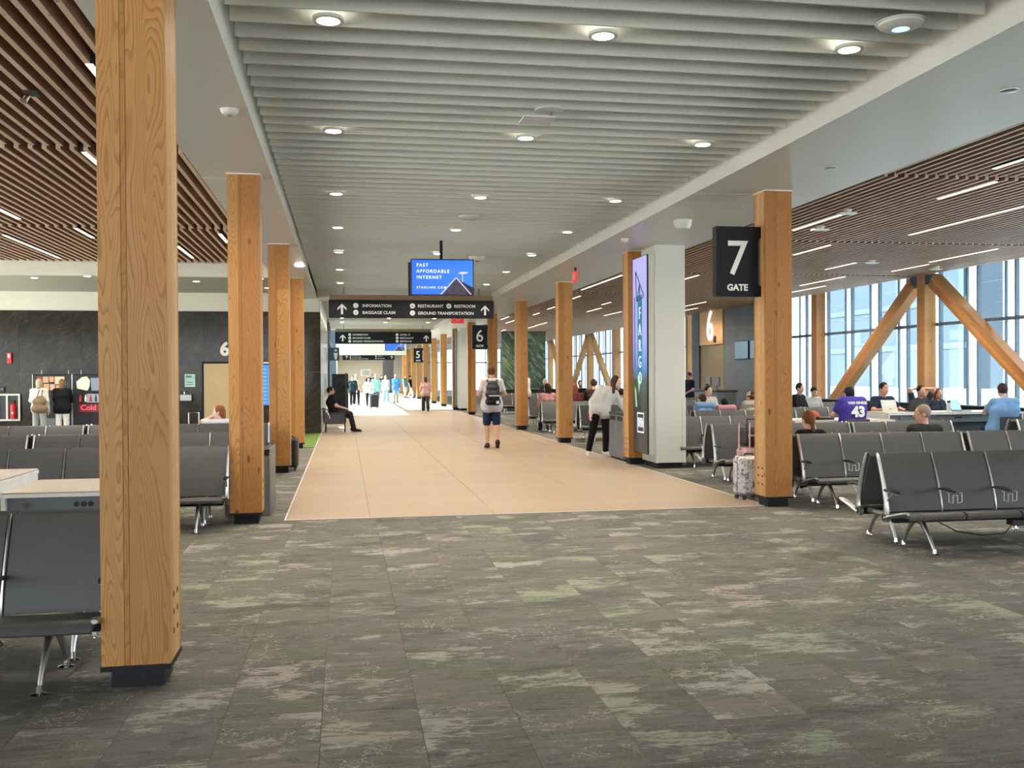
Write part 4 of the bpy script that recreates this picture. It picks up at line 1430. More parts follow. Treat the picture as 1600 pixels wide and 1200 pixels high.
# loose cable under the nearest left seats
t = thing('loose_cable', 'thin black charging cable dangling under the nearest left seats', 'cable', (-1.9, 5.42, 0))
MB().tube([(0.12, -0.05, 0.29), (0.14, -0.02, 0.24), (0.05, 0.0, 0.16), (-0.03, 0.01, 0.10), (0.03, 0.02, 0.11), (0.08, 0.0, 0.09), (0.05, -0.03, 0.04), (-0.05, -0.05, 0.015), (-0.2, -0.04, 0.06), (-0.3, 0.0, 0.2), (-0.28, 0.0, 0.29)], 0.005, 6).build('lead', M['cable'], t, 0.8)
t = thing('floor_box', 'round floor outlet cover beside the feet of the nearest left seats', 'floor outlet', (-1.15, 5.95, 0))
MB().lathe([(0.13, -0.001), (0.13, 0.003), (0.115, 0.004), (0.11, 0.002)], n=28).build('ring', M['dark_grey'], t)
MB().lathe([(0.105, 0.0005), (0.105, 0.003)], n=28).build('lid', M['grey_panel'], t)

# ------------------------------------------------------------------ worktables
def sockets(m, x, z, y, n=3, d=0.052):
    for k in range(n):
        m.cyl((x + k * d, y - 0.006, z), (x + k * d, y, z), 0.021, n=14)


def worktable(x0, x1, y0, y1, zt, label, xs_, knobs):
    t = thing('worktable', label, 'table', (x0, y0, 0))
    w, d = x1 - x0, y1 - y0
    MB().rbox(0, w, 0, d, zt - 0.012, zt, 0.003).build('top', M['laminate'], t)
    MB().box(-0.004, w + 0.004, -0.006, d + 0.004, zt - 0.04, zt - 0.012).build('edge_band', M['white_edge'], t)
    for xx in (0.0, w - 0.03):
        MB().box(xx, xx + 0.03, 0.01, d - 0.01, 0, zt - 0.04).build('side_panel', M['white_edge'], t)
    a = MB().box(0.03, w - 0.03, 0.06, 0.09, zt - 0.19, zt - 0.04).build('apron', M['grey_panel'], t)
    MB().box(0.03, w - 0.03, d * 0.55, d * 0.58, 0.02, zt - 0.04).build('modesty_panel', M['grey_panel'], t)
    for xx in xs_:
        m = MB(); sockets(m, xx, zt - 0.105, 0.06); m.build('socket', M['black'], a)
    for xx in knobs:
        MB().cyl((xx, 0.02, zt - 0.10), (xx, 0.06, zt - 0.10), 0.022, 0.016, n=16).build('knob', M['chrome'], a, 0.6)
    return t


worktable(-2.58, -1.62, 7.90, 8.88, 0.75, 'low pale worktable with three black sockets behind the nearest left seats', (0.53,), (0.17,))
worktable(-4.3, -2.60, 7.62, 8.90, 0.845, 'higher pale worktable at the left picture edge', (0.5,), ())
worktable(8.2, 10.2, 16.75, 17.85, 0.75, 'low worktable between the man in the purple jersey and the man in navy', (0.5,), ())
worktable(10.22, 13.1, 17.0, 17.95, 0.86, 'long higher worktable with sockets and knobs, right of the laptop', (1.45, 2.25), (0.28, 1.05))
t = thing('stool', 'dark stool under the long worktable before the window', 'stool', (10.9, 15.9, 0))
MB().lathe([(0.16, 0.42), (0.19, 0.45), (0.19, 0.47), (0.17, 0.49)], n=18).build('seat', M['black'], t, 0.6)
MB().cyl((0, 0, 0.02), (0, 0, 0.42), 0.03).lathe([(0.2, 0), (0.2, 0.015), (0.03, 0.03)], n=20).build('stem', M['alu'], t, 0.6)
for k, (x, y, rz, lb) in enumerate(((9.08, 16.30, PI, 'dark chair under the man in the purple jersey'), (10.98, 18.45, 0, 'dark chair under the man in the navy shirt'), (12.16, 16.35, PI, 'dark chair under the man in the light blue shirt'))):
    t = thing('side_chair', lb, 'chair', (x, y, 0), rz)
    MB().rbox(-0.23, 0.23, -0.22, 0.22, 0.41, 0.46, 0.012).build('seat', M['black'], t)
    MB().rbox(-0.22, 0.22, 0.20, 0.235, 0.56, 0.80, 0.012).build('backrest', M['black'], t)
    for sx in (-0.2, 0.2):
        for sy in (-0.2, 0.2):
            MB().tube([(sx, sy, 0.41), (sx * 1.1, sy * 1.15, 0)], 0.012, 8).build('leg', M['alu'], t)
        MB().tube([(sx, 0.21, 0.44), (sx, 0.225, 0.60)], 0.010, 6).build('back_post', M['alu'], t)

# things on the worktables
t = thing('tablet_in_stand', 'white tablet propped up in front of the man in navy', 'tablet', (10.62, 17.60, 0.86))
a = MB().add([(-0.16, 0.0, 0.0), (0.16, 0.0, 0.0), (0.16, 0.09, 0.23), (-0.16, 0.09, 0.23), (-0.16, 0.012, -0.0), (0.16, 0.012, 0.0), (0.16, 0.102, 0.225), (-0.16, 0.102, 0.225)],
            [(0, 1, 2, 3), (7, 6, 5, 4), (0, 4, 5, 1), (1, 5, 6, 2), (2, 6, 7, 3), (3, 7, 4, 0)]).build('case', M['white_edge'], t)
MB().add([(-0.16, -0.02, 0.0), (0.16, -0.02, 0.0), (0.16, 0.045, 0.115), (-0.16, 0.045, 0.115), (-0.16, 0.0, 0.0), (0.16, 0.0, 0.0)], [(0, 1, 2, 3), (3, 2, 5, 4)]).build('folded_cover', M['white'], t)
MB().cyl((0, -0.004, 0.055), (0, 0.02, 0.055), 0.010, n=12).build('round_mark', M['grey_panel'], t)


def laptop(label, x, y, z, rz, back, scr):
    t = thing('laptop', label, 'laptop', (x, y, z), rz)
    MB().rbox(-0.16, 0.16, -0.11, 0.11, 0, 0.016, 0.004).build('keyboard_base', back, t)
    m = MB().add([(-0.16, 0.11, 0.015), (0.16, 0.11, 0.015), (0.16, 0.18, 0.225), (-0.16, 0.18, 0.225), (-0.16, 0.118, 0.012), (0.16, 0.118, 0.012), (0.16, 0.188, 0.222), (-0.16, 0.188, 0.222)],
                 [(0, 1, 2, 3), (7, 6, 5, 4), (0, 4, 5, 1), (1, 5, 6, 2), (2, 6, 7, 3), (3, 7, 4, 0)])
    l = m.build('lid', back, t)
    MB().add([(-0.15, 0.1125, 0.03), (0.15, 0.1125, 0.03), (0.15, 0.1765, 0.218), (-0.15, 0.1765, 0.218)], [(0, 1, 2, 3)]).build('screen', scr, l)
    return t


laptop('dark laptop seen from behind on the long worktable', 11.12, 17.65, 0.86, PI, M['dark_grey'], M['black'])
laptop('pale blue lit laptop in front of the man in light blue', 12.0, 17.35, 0.86, 0.35, M['grey_panel'], screen_mat('laptop picture', lambda t: srgb(150, 195, 235), 1.0))
t = thing('bottle', 'white and black drinks bottle standing on the long worktable', 'bottle', (11.75, 17.4, 0.86))
MB().lathe([(0.038, 0), (0.04, 0.01), (0.04, 0.15), (0.034, 0.17)], n=18).build('body', M['white_edge'], t, 0.6)
MB().lathe([(0.036, 0.17), (0.036, 0.20), (0.025, 0.215)], n=18).build('lid', M['black'], t, 0.6)
t = thing('cup', 'small pale cup lying flat beside the bottle', 'cup', (12.45, 17.25, 0.86))
MB().lathe([(0.05, 0), (0.055, 0.02), (0.03, 0.03)], n=18).build('bowl', M['white'], t, 0.6)
t = thing('dark_bag', 'flat black bag on the low worktable left of the purple jersey', 'bag', (8.85, 17.1, 0.75))
MB().rbox(-0.26, 0.26, -0.12, 0.12, 0, 0.05, 0.02).build('body', M['black'], t)
MB().tube([(-0.1, -0.12, 0.03), (-0.08, -0.16, 0.035), (0.08, -0.16, 0.035), (0.1, -0.12, 0.03)], 0.008, 6).build('handle', M['black'], t)
t = thing('orange_hat', 'reddish orange knitted hat on the black bag', 'hat', (8.72, 17.1, 0.80))
MB().lathe([(0.12, 0), (0.125, 0.03), (0.10, 0.08), (0.05, 0.11), (0.005, 0.118)], n=18).build('crown', plain('orange knit', srgb(200, 90, 60), 0.9), t, 0.8)
MB().lathe([(0.13, 0), (0.135, 0.015), (0.13, 0.03)], n=18).build('cuff', plain('orange knit cuff', srgb(180, 74, 50), 0.9), t, 0.8)

# ------------------------------------------------------------------ bins and luggage
t = thing('waste_bin', 'grey waste bin cabinet behind the second left column', 'bin', (-1.38, 11.62, 0))
MB().rbox(0, 0.50, 0.0, 0.92, 0.0, 0.70, 0.006).build('body', M['grey_panel'], t)
MB().box(0.50, 0.515, 0.0, 0.92, 0.0, 0.775).build('door', M['steel'], t)
MB().add([(0, 0, 0.70), (0.50, 0, 0.70), (0.50, 0.92, 0.70), (0, 0.92, 0.70), (0, 0, 0.715), (0.515, 0, 0.775), (0.515, 0.92, 0.775), (0, 0.92, 0.715)],
         [(0, 1, 5, 4), (1, 2, 6, 5), (2, 3, 7, 6), (3, 0, 4, 7), (4, 5, 6, 7)]).build('sloped_top', M['black'], t)
MB().tube([(0.25 + 0.12 * math.cos(a * PI / 8), 0.40 + 0.12 * math.sin(a * PI / 8), 0.755 + 0.014 * math.cos(a * PI / 8)) for a in range(17)], 0.012, 8).build('opening_ring', M['chrome'], t, 0.8)
t = thing('waste_bin', 'tall steel recycling bin that the woman in white leans over', 'bin', (5.12, 17.45, 0))
MB().rbox(0, 0.46, 0, 1.0, 0.04, 0.86, 0.006).build('body', M['steel'], t)
MB().box(0.03, 0.44, 0.02, 0.98, 0, 0.04).build('plinth', M['black_metal'], t)
MB().rbox(-0.008, 0.468, -0.008, 1.008, 0.86, 0.90, 0.006).build('lid', M['dark_grey'], t)
for k in (0, 1):
    MB().rbox(-0.012, 0.0, 0.03 + 0.48 * k, 0.49 + 0.48 * k, 0.06, 0.72, 0.004).build('door', M['steel'], t)
    MB().box(-0.010, -0.002, 0.10 + 0.48 * k, 0.42 + 0.48 * k, 0.75, 0.83).build('slot', M['black'], t)


def suitcase(label, x, y, rz, w, d, h, shell, pole=0.0, pole_mat=None):
    t = thing('suitcase', label, 'suitcase', (x, y, 0), rz)
    b = MB().rbox(-w / 2, w / 2, -d / 2, d / 2, 0.06, 0.06 + h, 0.035).build('shell', shell, t)
    m = MB()
    for k in (-0.32, -0.12, 0.12, 0.32):
        m.rbox(w * k - 0.014, w * k + 0.014, -d / 2 - 0.006, -d / 2 + 0.004, 0.10, 0.02 + h, 0.004)
    m.build('shell_rib', shell, t)
    MB().rbox(-w / 2 - 0.003, w / 2 + 0.003, -0.010, 0.010, 0.075, 0.05 + h, 0.004).build('zip_band', M['grey_panel'], t)
    for sx in (-1, 1):
        for sy in (-1, 1):
            wx, wy = sx * (w / 2 - 0.05), sy * (d / 2 - 0.04)
            MB().cyl((wx - 0.014, wy, 0.028), (wx + 0.014, wy, 0.028), 0.028, n=14).box(wx - 0.01, wx + 0.01, wy - 0.012, wy + 0.012, 0.03, 0.07).build('wheel', M['black'], t)
    m = MB()
    m.tube([(-0.07, 0, 0.06 + h), (-0.06, 0, 0.085 + h), (0.06, 0, 0.085 + h), (0.07, 0, 0.06 + h)], 0.010, 8)
    m.build('carry_handle', M['black'], t, 0.8)
    if pole:
        m = MB()
        z = 0.06 + h
        m.tube([(-0.085, d * 0.36, z), (-0.085, d * 0.36, z + pole), (0.085, d * 0.36, z + pole), (0.085, d * 0.36, z)], 0.011, 8)
        m.build('pull_handle', pole_mat or M['alu'], t, 0.8)
    return t


suitcase('silver marbled suitcase on wheels beside the gate 7 column', 5.17, 11.90, 0.25, 0.36, 0.24, 0.50, M['marble_case'], 0.42, M['pink_case'])
suitcase('pink suitcase half hidden behind the gate 7 column', 5.48, 12.45, 0.1, 0.42, 0.24, 0.56, M['pink_case'])
t = thing('black_bag', 'black soft bag resting on the pink suitcase', 'bag', (5.48, 12.45, 0.648))
MB().rbox(-0.19, 0.19, -0.12, 0.12, 0, 0.24, 0.04).build('body', M['black'], t)
MB().tube([(-0.10, 0, 0.22), (-0.09, 0, 0.36), (0.09, 0, 0.36), (0.10, 0, 0.22)], 0.012, 8).build('handle', M['black'], t, 0.8)
MB().rbox(-0.13, 0.13, -0.135, -0.12, 0.13, 0.16, 0.004).build('zip', M['alu'], t)
suitcase('upright black suitcase beside the third left column', -0.95, 17.25, 0, 0.30, 0.5, 0.50, M['black'])
suitcase('black suitcase whose raised handle shows above the last left seats', -2.57, 17.35, 0, 0.34, 0.24, 0.55, M['black'], 0.40)
suitcase('small black suitcase rolling beside the woman in black leggings', 1.46, 49.6, 0.2, 0.42, 0.28, 0.62, M['black'], 0.30, M['black'])

# ------------------------------------------------------------------ along the dark stone wall
def vending(x, label, lit):
    t = thing('vending_machine', label, 'vending machine', (x, 27.55, 0))
    MB().rbox(0, 0.98, 0, 0.80, 0.03, 1.72, 0.01).build('cabinet', M['black_metal'], t)
    MB().box(0.03, 0.95, 0.05, 0.75, 0, 0.03).build('plinth', M['black'], t)
    d = MB().rbox(0.02, 0.96, -0.04, 0.0, 0.10, 1.70, 0.006).build('door', M['black'], t)
    for xx in (-0.004, 0.972):
        MB().box(xx, xx + 0.012, -0.045, -0.035, 0.08, 1.72).build('edge_strip', M['alu'], t)
    for xx in (0.16, 0.84):
        MB().cyl((xx, 0.2, 1.72), (xx, 0.2, 1.83), 0.008, n=8).build('antenna', M['white_edge'], t)
    if lit == 'snack':
        q = [(srgb(160, 40, 40), 0.12, 0.24, 1.52, 1.66), (srgb(210, 170, 120), 0.26, 0.40, 1.50, 1.66), (srgb(220, 160, 110), 0.42, 0.54, 1.52, 1.66), (srgb(240, 205, 165), 0.56, 0.80, 1.46, 1.66),
             (srgb(225, 160, 90), 0.28, 0.42, 1.30, 1.47), (srgb(215, 175, 140), 0.44, 0.56, 1.30, 1.46), (srgb(170, 120, 80), 0.12, 0.26, 1.30, 1.48), (srgb(205, 150, 100), 0.58, 0.80, 1.28, 1.44)]
        for i, (c, a, b, e, f) in enumerate(q):
            MB().rbox(a, b, -0.052, -0.042, e, f, 0.003).build('picture_panel', screen_mat('snack picture %d' % i, lambda t, c=c: c, 0.8), d)
        MB().rbox(0.83, 0.94, -0.055, -0.04, 0.75, 1.55, 0.004).build('keypad', M['dark_grey'], d)
        MB().rbox(0.25, 0.70, -0.05, -0.04, 0.35, 0.55, 0.004).build('delivery_flap', M['grey_panel'], d)
    else:
        cl = screen_mat('drinks picture glow', lambda t: srgb(240, 238, 190), 0.95)
        MB().prism([(0.10, 1.52), (0.24, 1.64), (0.36, 1.66), (0.44, 1.56), (0.43, 1.40), (0.38, 1.28), (0.12, 1.34)][::-1], 'y', -0.052, -0.042).build('picture_glow', cl, d)
        MB().prism([(0.48, 1.28), (0.92, 1.28), (0.92, 1.62), (0.46, 1.62)][::-1], 'y', -0.052, -0.042).build('picture_ice', screen_mat('drinks picture ice', lambda t: srgb(150, 160, 175), 0.7), d)
        MB().prism([(0.36, 0.96), (0.92, 0.96), (0.92, 1.18), (0.36, 1.20)][::-1], 'y', -0.052, -0.042).build('picture_mist', screen_mat('drinks picture mist', lambda t: srgb(170, 172, 176), 0.7), d)
        for k in range(4):
            MB().lathe([(0.03, 0), (0.032, 0.10), (0.014, 0.15), (0.014, 0.19)], (0.20 + 0.13 * k, -0.045, 0.98), 12).build('bottle_picture', [M['red'], M['white_edge'], M['red'], M['dark_grey']][k], d, 0.6)
        MB().rbox(0.16, 0.92, -0.05, -0.042, 0.70, 0.92, 0.003).build('price_band', screen_mat('drinks band', lambda t: srgb(120, 24, 34), 0.7), d)
        text('Cold', 0.20, screen_mat('drinks lettering', lambda t: srgb(235, 90, 105), 0.9), d, (0.20, -0.053, 0.76), (PI / 2, 0, 0), bold=0.006)
    return t


vending(-8.16, 'black snack vending machine with food pictures, in front of the two women', 'snack')
vending(-7.16, 'black cold drinks vending machine with a red band reading Cold', 'drink')
t = thing('extinguisher_cabinet', 'white framed cabinet with a red fire extinguisher at the left edge', 'cabinet', (-9.02, 28.38, 0.46))
MB().box(-0.28, 0.30, -0.02, 0.0, 0, 0.74).build('back', M['dark_grey'], t)
m = MB()
for b in ((-0.28, 0.30, 0, 0.05), (-0.28, 0.30, 0.69, 0.74)):
    m.box(b[0], b[1], -0.06, 0, b[2], b[3])
for a in (-0.28, 0.25, -0.06):
    m.box(a, a + 0.05, -0.06, 0, 0.05, 0.69)
m.build('frame', M['white'], t)
e = MB().lathe([(0.075, 0.06), (0.08, 0.10), (0.08, 0.42), (0.05, 0.48), (0.02, 0.50)], (0.12, -0.035, 0), 18).build('extinguisher', M['red'], t, 0.7)
MB().rbox(0.07, 0.17, -0.06, -0.01, 0.50, 0.56, 0.01).build('valve', M['black'], e)
MB().cyl((0.12, -0.118, 0.22), (0.12, -0.113, 0.22), 0.03, n=14).build('label_disc', M['white'], e)
t = thing('fire_alarm', 'small red fire alarm sounder high on the stone wall at the left edge', 'alarm', (-9.0, 28.39, 2.02))
MB().rbox(-0.05, 0.07, -0.06, 0, 0, 0.30, 0.01).build('body', M['red'], t)
MB().rbox(-0.02, 0.04, -0.075, -0.06, 0.16, 0.26, 0.006).build('strobe', M['white_edge'], t)
t = thing('thermostat', 'small black and grey wall unit above the extinguisher cabinet', 'thermostat', (-9.18, 28.39, 1.25))
MB().rbox(-0.06, 0.06, -0.04, 0, 0, 0.14, 0.01).build('body', M['black'], t)
MB().box(-0.03, 0.03, -0.045, -0.04, 0.05, 0.11).build('display', M['grey_panel'], t)
t = thing('paper_notice', 'pale teal notice on the stone wall left of the door', 'notice', (-4.42, 28.385, 1.35))
MB().box(0, 0.28, -0.006, 0.0, 0, 0.36).build('sheet', M['teal_paper'], t)
MB().box(0.03, 0.18, -0.008, -0.006, 0.26, 0.32).box(0.03, 0.24, -0.008, -0.006, 0.06, 0.08).box(0.03, 0.22, -0.008, -0.006, 0.12, 0.14).build('print', M['grey_panel'], t)
t = thing('drinking_fountain', 'small chrome drinking fountain below the pale teal notice', 'fountain', (-4.42, 28.2, 0.95))
MB().rbox(-0.12, 0.20, 0.0, 0.18, 0.0, 0.20, 0.02).build('basin', M['steel'], t)
MB().tube([(0.0, 0.1, 0.2), (0.0, 0.1, 0.27), (0.04, 0.04, 0.28)], 0.012, 8).build('spout', M['chrome'], t, 0.7)
t = thing('room_numeral', 'white numeral on the stone wall right above the pale door', 'sign', (-3.33, 28.385, 2.24))
text('6', 0.52, M['sign_white'], t, (0, 0, 0), (PI / 2, 0, 0), 'CENTER', 'numeral', ext=0.01, bold=0.02)
t = thing('departures_screen', 'tall blue departures screen on the stone wall between two left columns', 'screen', (-2.36, 28.34, 0.78))
MB().rbox(0, 0.52, -0.02, 0.05, 0, 1.30, 0.006).build('frame', M['black'], t)
s_ = MB().add([(0.02, -0.022, 0.04), (0.50, -0.022, 0.04), (0.50, -0.022, 1.18), (0.02, -0.022, 1.18)], [(0, 1, 2, 3)]).build('screen', screen_mat('departures blue', lambda t: srgb(40, 120, 245), 1.1), t)
m = MB()
for k in range(10):
    for a, b in ((0.05, 0.18), (0.22, 0.34), (0.38, 0.47)):
        m.box(a, b, -0.0245, -0.023, 0.09 + k * 0.105, 0.125 + k * 0.105)
m.build('flight_lines', screen_mat('departures rows', lambda t: srgb(110, 180, 255), 1.0), s_)
MB().box(0.10, 0.30, -0.024, -0.022, 1.22, 1.26).build('heading', M['sign_white'], t)

# armchair with the seated man, dark cabinet behind, far A-frame sign
t = thing('lounge_chair', 'dark green-black lounge chair against the pale left wall', 'armchair', (-0.62, 28.55, 0))
MB().rbox(0.06, 0.66, 0.0, 0.62, 0.26, 0.42, 0.03).build('seat', M['dark_grey'], t)
MB().prism([(0.0, 0.28), (0.10, 0.28), (0.06, 0.70), (0.0, 0.72), (-0.03, 0.70)], 'y', 0.0, 0.62).build('backrest', M['dark_grey'], t, 0.6)
for yy in (-0.03, 0.60):
    MB().tube([(0.02, yy + 0.015, 0.64), (0.10, yy + 0.015, 0.66), (0.20, yy + 0.015, 0.40)], 0.016, 8).build('back_frame', M['chrome'], t, 0.8)
    MB().rbox(0.16, 0.64, yy, yy + 0.04, 0.54, 0.58, 0.01).build('armrest', M['black'], t)
    MB().box(0.60, 0.64, yy, yy + 0.04, 0, 0.56).build('arm_post', M['black'], t)
    MB().rbox(0.04, 0.62, yy + 0.008, yy + 0.032, 0.24, 0.55, 0.006).build('side_panel', M['dark_grey'], t)
    MB().tube([(0.08, yy + 0.02, 0.10), (0.62, yy + 0.02, 0.10)], 0.010, 6).build('rail', M['chrome'], t)
    MB().box(0.05, 0.09, yy, yy + 0.04, 0, 0.30).build('rear_leg', M['black'], t)
t = thing('display_cabinet', 'tall black cabinet with smoky dark front behind the seated man', 'cabinet', (-0.48, 38.0, 0))
MB().rbox(0, 0.62, 0.04, 0.62, 0.0, 1.72, 0.01).build('body', M['black'], t)
MB().rbox(0.01, 0.50, 0.0, 0.04, 0.05, 1.70, 0.005).build('front', mk_stone('smoky print', srgb(24, 28, 32), srgb(44, 50, 55), srgb(110, 118, 122), 0.25), t)
MB().box(0.50, 0.56, -0.01, 0.04, 0.0, 1.76).build('edge_post', M['dark_grey'], t)
MB().tube([(0.59, 0.02, 0.95), (0.59, -0.03, 0.95), (0.59, -0.03, 1.15), (0.59, 0.02, 1.15)], 0.012, 8).build('handle', M['chrome'], t, 0.8)
t = thing('stand_sign', 'pale placard with dark print on a post far down the concourse', 'sign', (1.55, 72, 0))
MB().box(-0.03, 0.03, 0, 0.04, 0.02, 1.2).lathe([(0.25, 0), (0.25, 0.02), (0.05, 0.04)], n=16).build('post', M['black_metal'], t)
MB().rbox(-0.36, 0.36, -0.02, 0.02, 1.62, 2.10, 0.01).build('placard', M['laminate'], t)
m = MB()
for z in (1.98, 1.86, 1.74):
    m.box(-0.24, 0.24, -0.024, -0.02, z, z + 0.05)
m.build('print', M['grey_panel'], t)
t = thing('floor_counter', 'low black counter behind the man with the backpack', 'counter', (6.3, 43.0, 0))
MB().rbox(0, 3.2, 0, 0.8, 0.25, 1.0, 0.02).build('body', M['black_metal'], t)
MB().box(0.05, 3.15, 0.05, 0.75, 0, 0.25).build('plinth', M['dark_grey'], t)
MB().box(0, 3.2, -0.01, 0, 0.30, 0.36).build('light_strip', M['white_edge'], t)
# ------------------------------------------------------------------ people: smooth-blended bodies meshed by surface nets
V = lambda *a: np.array(a, float)


def nrm(v):
    return v / (np.linalg.norm(v) + 1e-9)


def field(prims, h, k, sub=(), clip=None):
    """signed distance on a grid; prims ('c',a,b,ra,rb) or ('e',c,r,yaw)"""
    lo, hi = [], []
    for p in prims:
        if p[0] == 'c':
            r = max(p[3], p[4])
            lo.append(np.minimum(p[1], p[2]) - r); hi.append(np.maximum(p[1], p[2]) + r)
        else:
            r = max(p[2])
            lo.append(p[1] - r); hi.append(p[1] + r)
    lo = np.min(lo, 0) - 2.5 * h - 0.01
    hi = np.max(hi, 0) + 2.5 * h + 0.01
    n = np.ceil((hi - lo) / h).astype(int) + 1
    ax = [lo[i] + h * np.arange(n[i]) for i in range(3)]
    D = np.full(n, 0.5)

    def blockof(p, marg):
        if p[0] == 'c':
            r = max(p[3], p[4]); a, b = np.minimum(p[1], p[2]) - r - marg, np.maximum(p[1], p[2]) + r + marg
        else:
            r = max(p[2]); a, b = p[1] - r - marg, p[1] + r + marg
        i0 = np.maximum(np.floor((a - lo) / h).astype(int), 0)
        i1 = np.minimum(np.ceil((b - lo) / h).astype(int) + 1, n)
        return tuple(slice(i0[i], max(i1[i], i0[i])) for i in range(3))

    def dist(p, sl):
        X, Y, Z = np.meshgrid(ax[0][sl[0]], ax[1][sl[1]], ax[2][sl[2]], indexing='ij')
        if p[0] == 'c':
            a, b, ra, rb = p[1:5]
            ab = b - a
            L2 = max(ab @ ab, 1e-9)
            t = np.clip(((X - a[0]) * ab[0] + (Y - a[1]) * ab[1] + (Z - a[2]) * ab[2]) / L2, 0, 1)
            return np.sqrt((X - a[0] - t * ab[0]) ** 2 + (Y - a[1] - t * ab[1]) ** 2 + (Z - a[2] - t * ab[2]) ** 2) - (ra + (rb - ra) * t)
        c, r, yaw = p[1:4]
        cy, sy = math.cos(yaw), math.sin(yaw)
        x, y, z = X - c[0], Y - c[1], Z - c[2]
        x, y = x * cy + y * sy, -x * sy + y * cy
        k0 = np.sqrt((x / r[0]) ** 2 + (y / r[1]) ** 2 + (z / r[2]) ** 2)
        k1 = np.sqrt((x / r[0] ** 2) ** 2 + (y / r[1] ** 2) ** 2 + (z / r[2] ** 2) ** 2)
        return k0 * (k0 - 1.0) / np.maximum(k1, 1e-6)
    for p in prims:
        kk = p[-1] if (isinstance(p[-1], float) and len(p) == (6 if p[0] == 'c' else 5)) else k
        sl = blockof(p, kk + 2 * h)
        d = dist(p, sl)
        E0 = D[sl]
        w = np.clip(0.5 + 0.5 * (E0 - d) / kk, 0, 1)
        D[sl] = E0 * (1 - w) + d * w - kk * w * (1 - w)
    for p in sub:
        sl = blockof(p, 2 * h)
        D[sl] = np.maximum(D[sl], -dist(p, sl))
    if clip is not None:      # keep the side where (p - o).n > 0
        o, nn = clip
        X, Y, Z = np.meshgrid(*ax, indexing='ij')
        D = np.maximum(D, -((X - o[0]) * nn[0] + (Y - o[1]) * nn[1] + (Z - o[2]) * nn[2]))
    return D, lo


def surface_nets(D, lo, h):
    S = D < 0
    c = [S[i:S.shape[0] - 1 + i, j:S.shape[1] - 1 + j, k:S.shape[2] - 1 + k] for i in (0, 1) for j in (0, 1) for k in (0, 1)]
    anyv = np.logical_or.reduce(c)
    allv = np.logical_and.reduce(c)
    act = anyv & ~allv
    idx = np.full(act.shape, -1)
    cells_ = np.argwhere(act)
    idx[act] = np.arange(len(cells_))
    acc = np.zeros((len(cells_), 3)); cnt_ = np.zeros(len(cells_))
    corner = [(i, j, k) for i in (0, 1) for j in (0, 1) for k in (0, 1)]
    for a in range(8):
        for b in range(a + 1, 8):
            df = [corner[b][i] - corner[a][i] for i in range(3)]
            if sum(abs(q) for q in df) != 1:
                continue
            pa = cells_ + corner[a]; pb = cells_ + corner[b]
            da = D[pa[:, 0], pa[:, 1], pa[:, 2]]; db = D[pb[:, 0], pb[:, 1], pb[:, 2]]
            m = (da < 0) != (db < 0)
            t = np.zeros(len(da)); t[m] = da[m] / (da[m] - db[m])
            pt = pa + (pb - pa) * t[:, None]
            acc[m] += pt[m]; cnt_[m] += 1
    verts = lo + h * acc / np.maximum(cnt_, 1)[:, None]
    faces = []
    for axis in range(3):
        u, v = (axis + 1) % 3, (axis + 2) % 3
        A = np.moveaxis(S, axis, 0)
        cr_ = np.moveaxis(A[:-1] != A[1:], 0, axis)
        pts = np.argwhere(cr_)
        ok = (pts[:, u] > 0) & (pts[:, v] > 0) & (pts[:, u] < S.shape[u] - 1) & (pts[:, v] < S.shape[v] - 1)
        pts = pts[ok]
        def cell(du, dv):
            q = pts.copy(); q[:, u] -= du; q[:, v] -= dv
            return idx[q[:, 0], q[:, 1], q[:, 2]]
        quad = np.stack([cell(1, 1), cell(0, 1), cell(0, 0), cell(1, 0)], 1)
        fl = S[pts[:, 0], pts[:, 1], pts[:, 2]]
        quad[~fl] = quad[~fl][:, ::-1]
        faces.append(quad)
    faces = np.concatenate(faces)
    return verts, faces[(faces >= 0).all(1)]


def blob(name, prims, h, mat, parent=None, k=0.03, sub=(), clip=None):
    D, lo = field(prims, h, k, sub, clip)
    v, f = surface_nets(D, lo, h)
    me = bpy.data.meshes.new(name)
    me.from_pydata(v.tolist(), [], f.tolist())
    me.materials.append(mat)
    me.polygons.foreach_set('use_smooth', [True] * len(me.polygons))
    me.update()
    return link(me, name, parent)


def cloth(name, c, rough=0.85):
    if name in M:
        return M[name]
    t = NT(name)
    tc = t.n('ShaderNodeTexCoord').outputs['Object']
    f = t.noise(tc, 9, 3, 0.6)
    c = srgb(*c)
    t.base(t.ramp(f, [(0.3, tuple(q * 0.92 for q in c[:3]) + (1,)), (0.7, c)]))
    t.b.inputs['Roughness'].default_value = rough
    t.b.inputs['Specular IOR Level'].default_value = 0.2
    t.bump(f, 0.25, 0.015)
    M[name] = t.mat
    return t.mat


def skin(tone):
    key = 'skin %s' % (tone,)
    if key not in M:
        M[key] = plain(key, srgb(*tone), 0.55, 0, 0.05, 12, 0.35)
    return M[key]


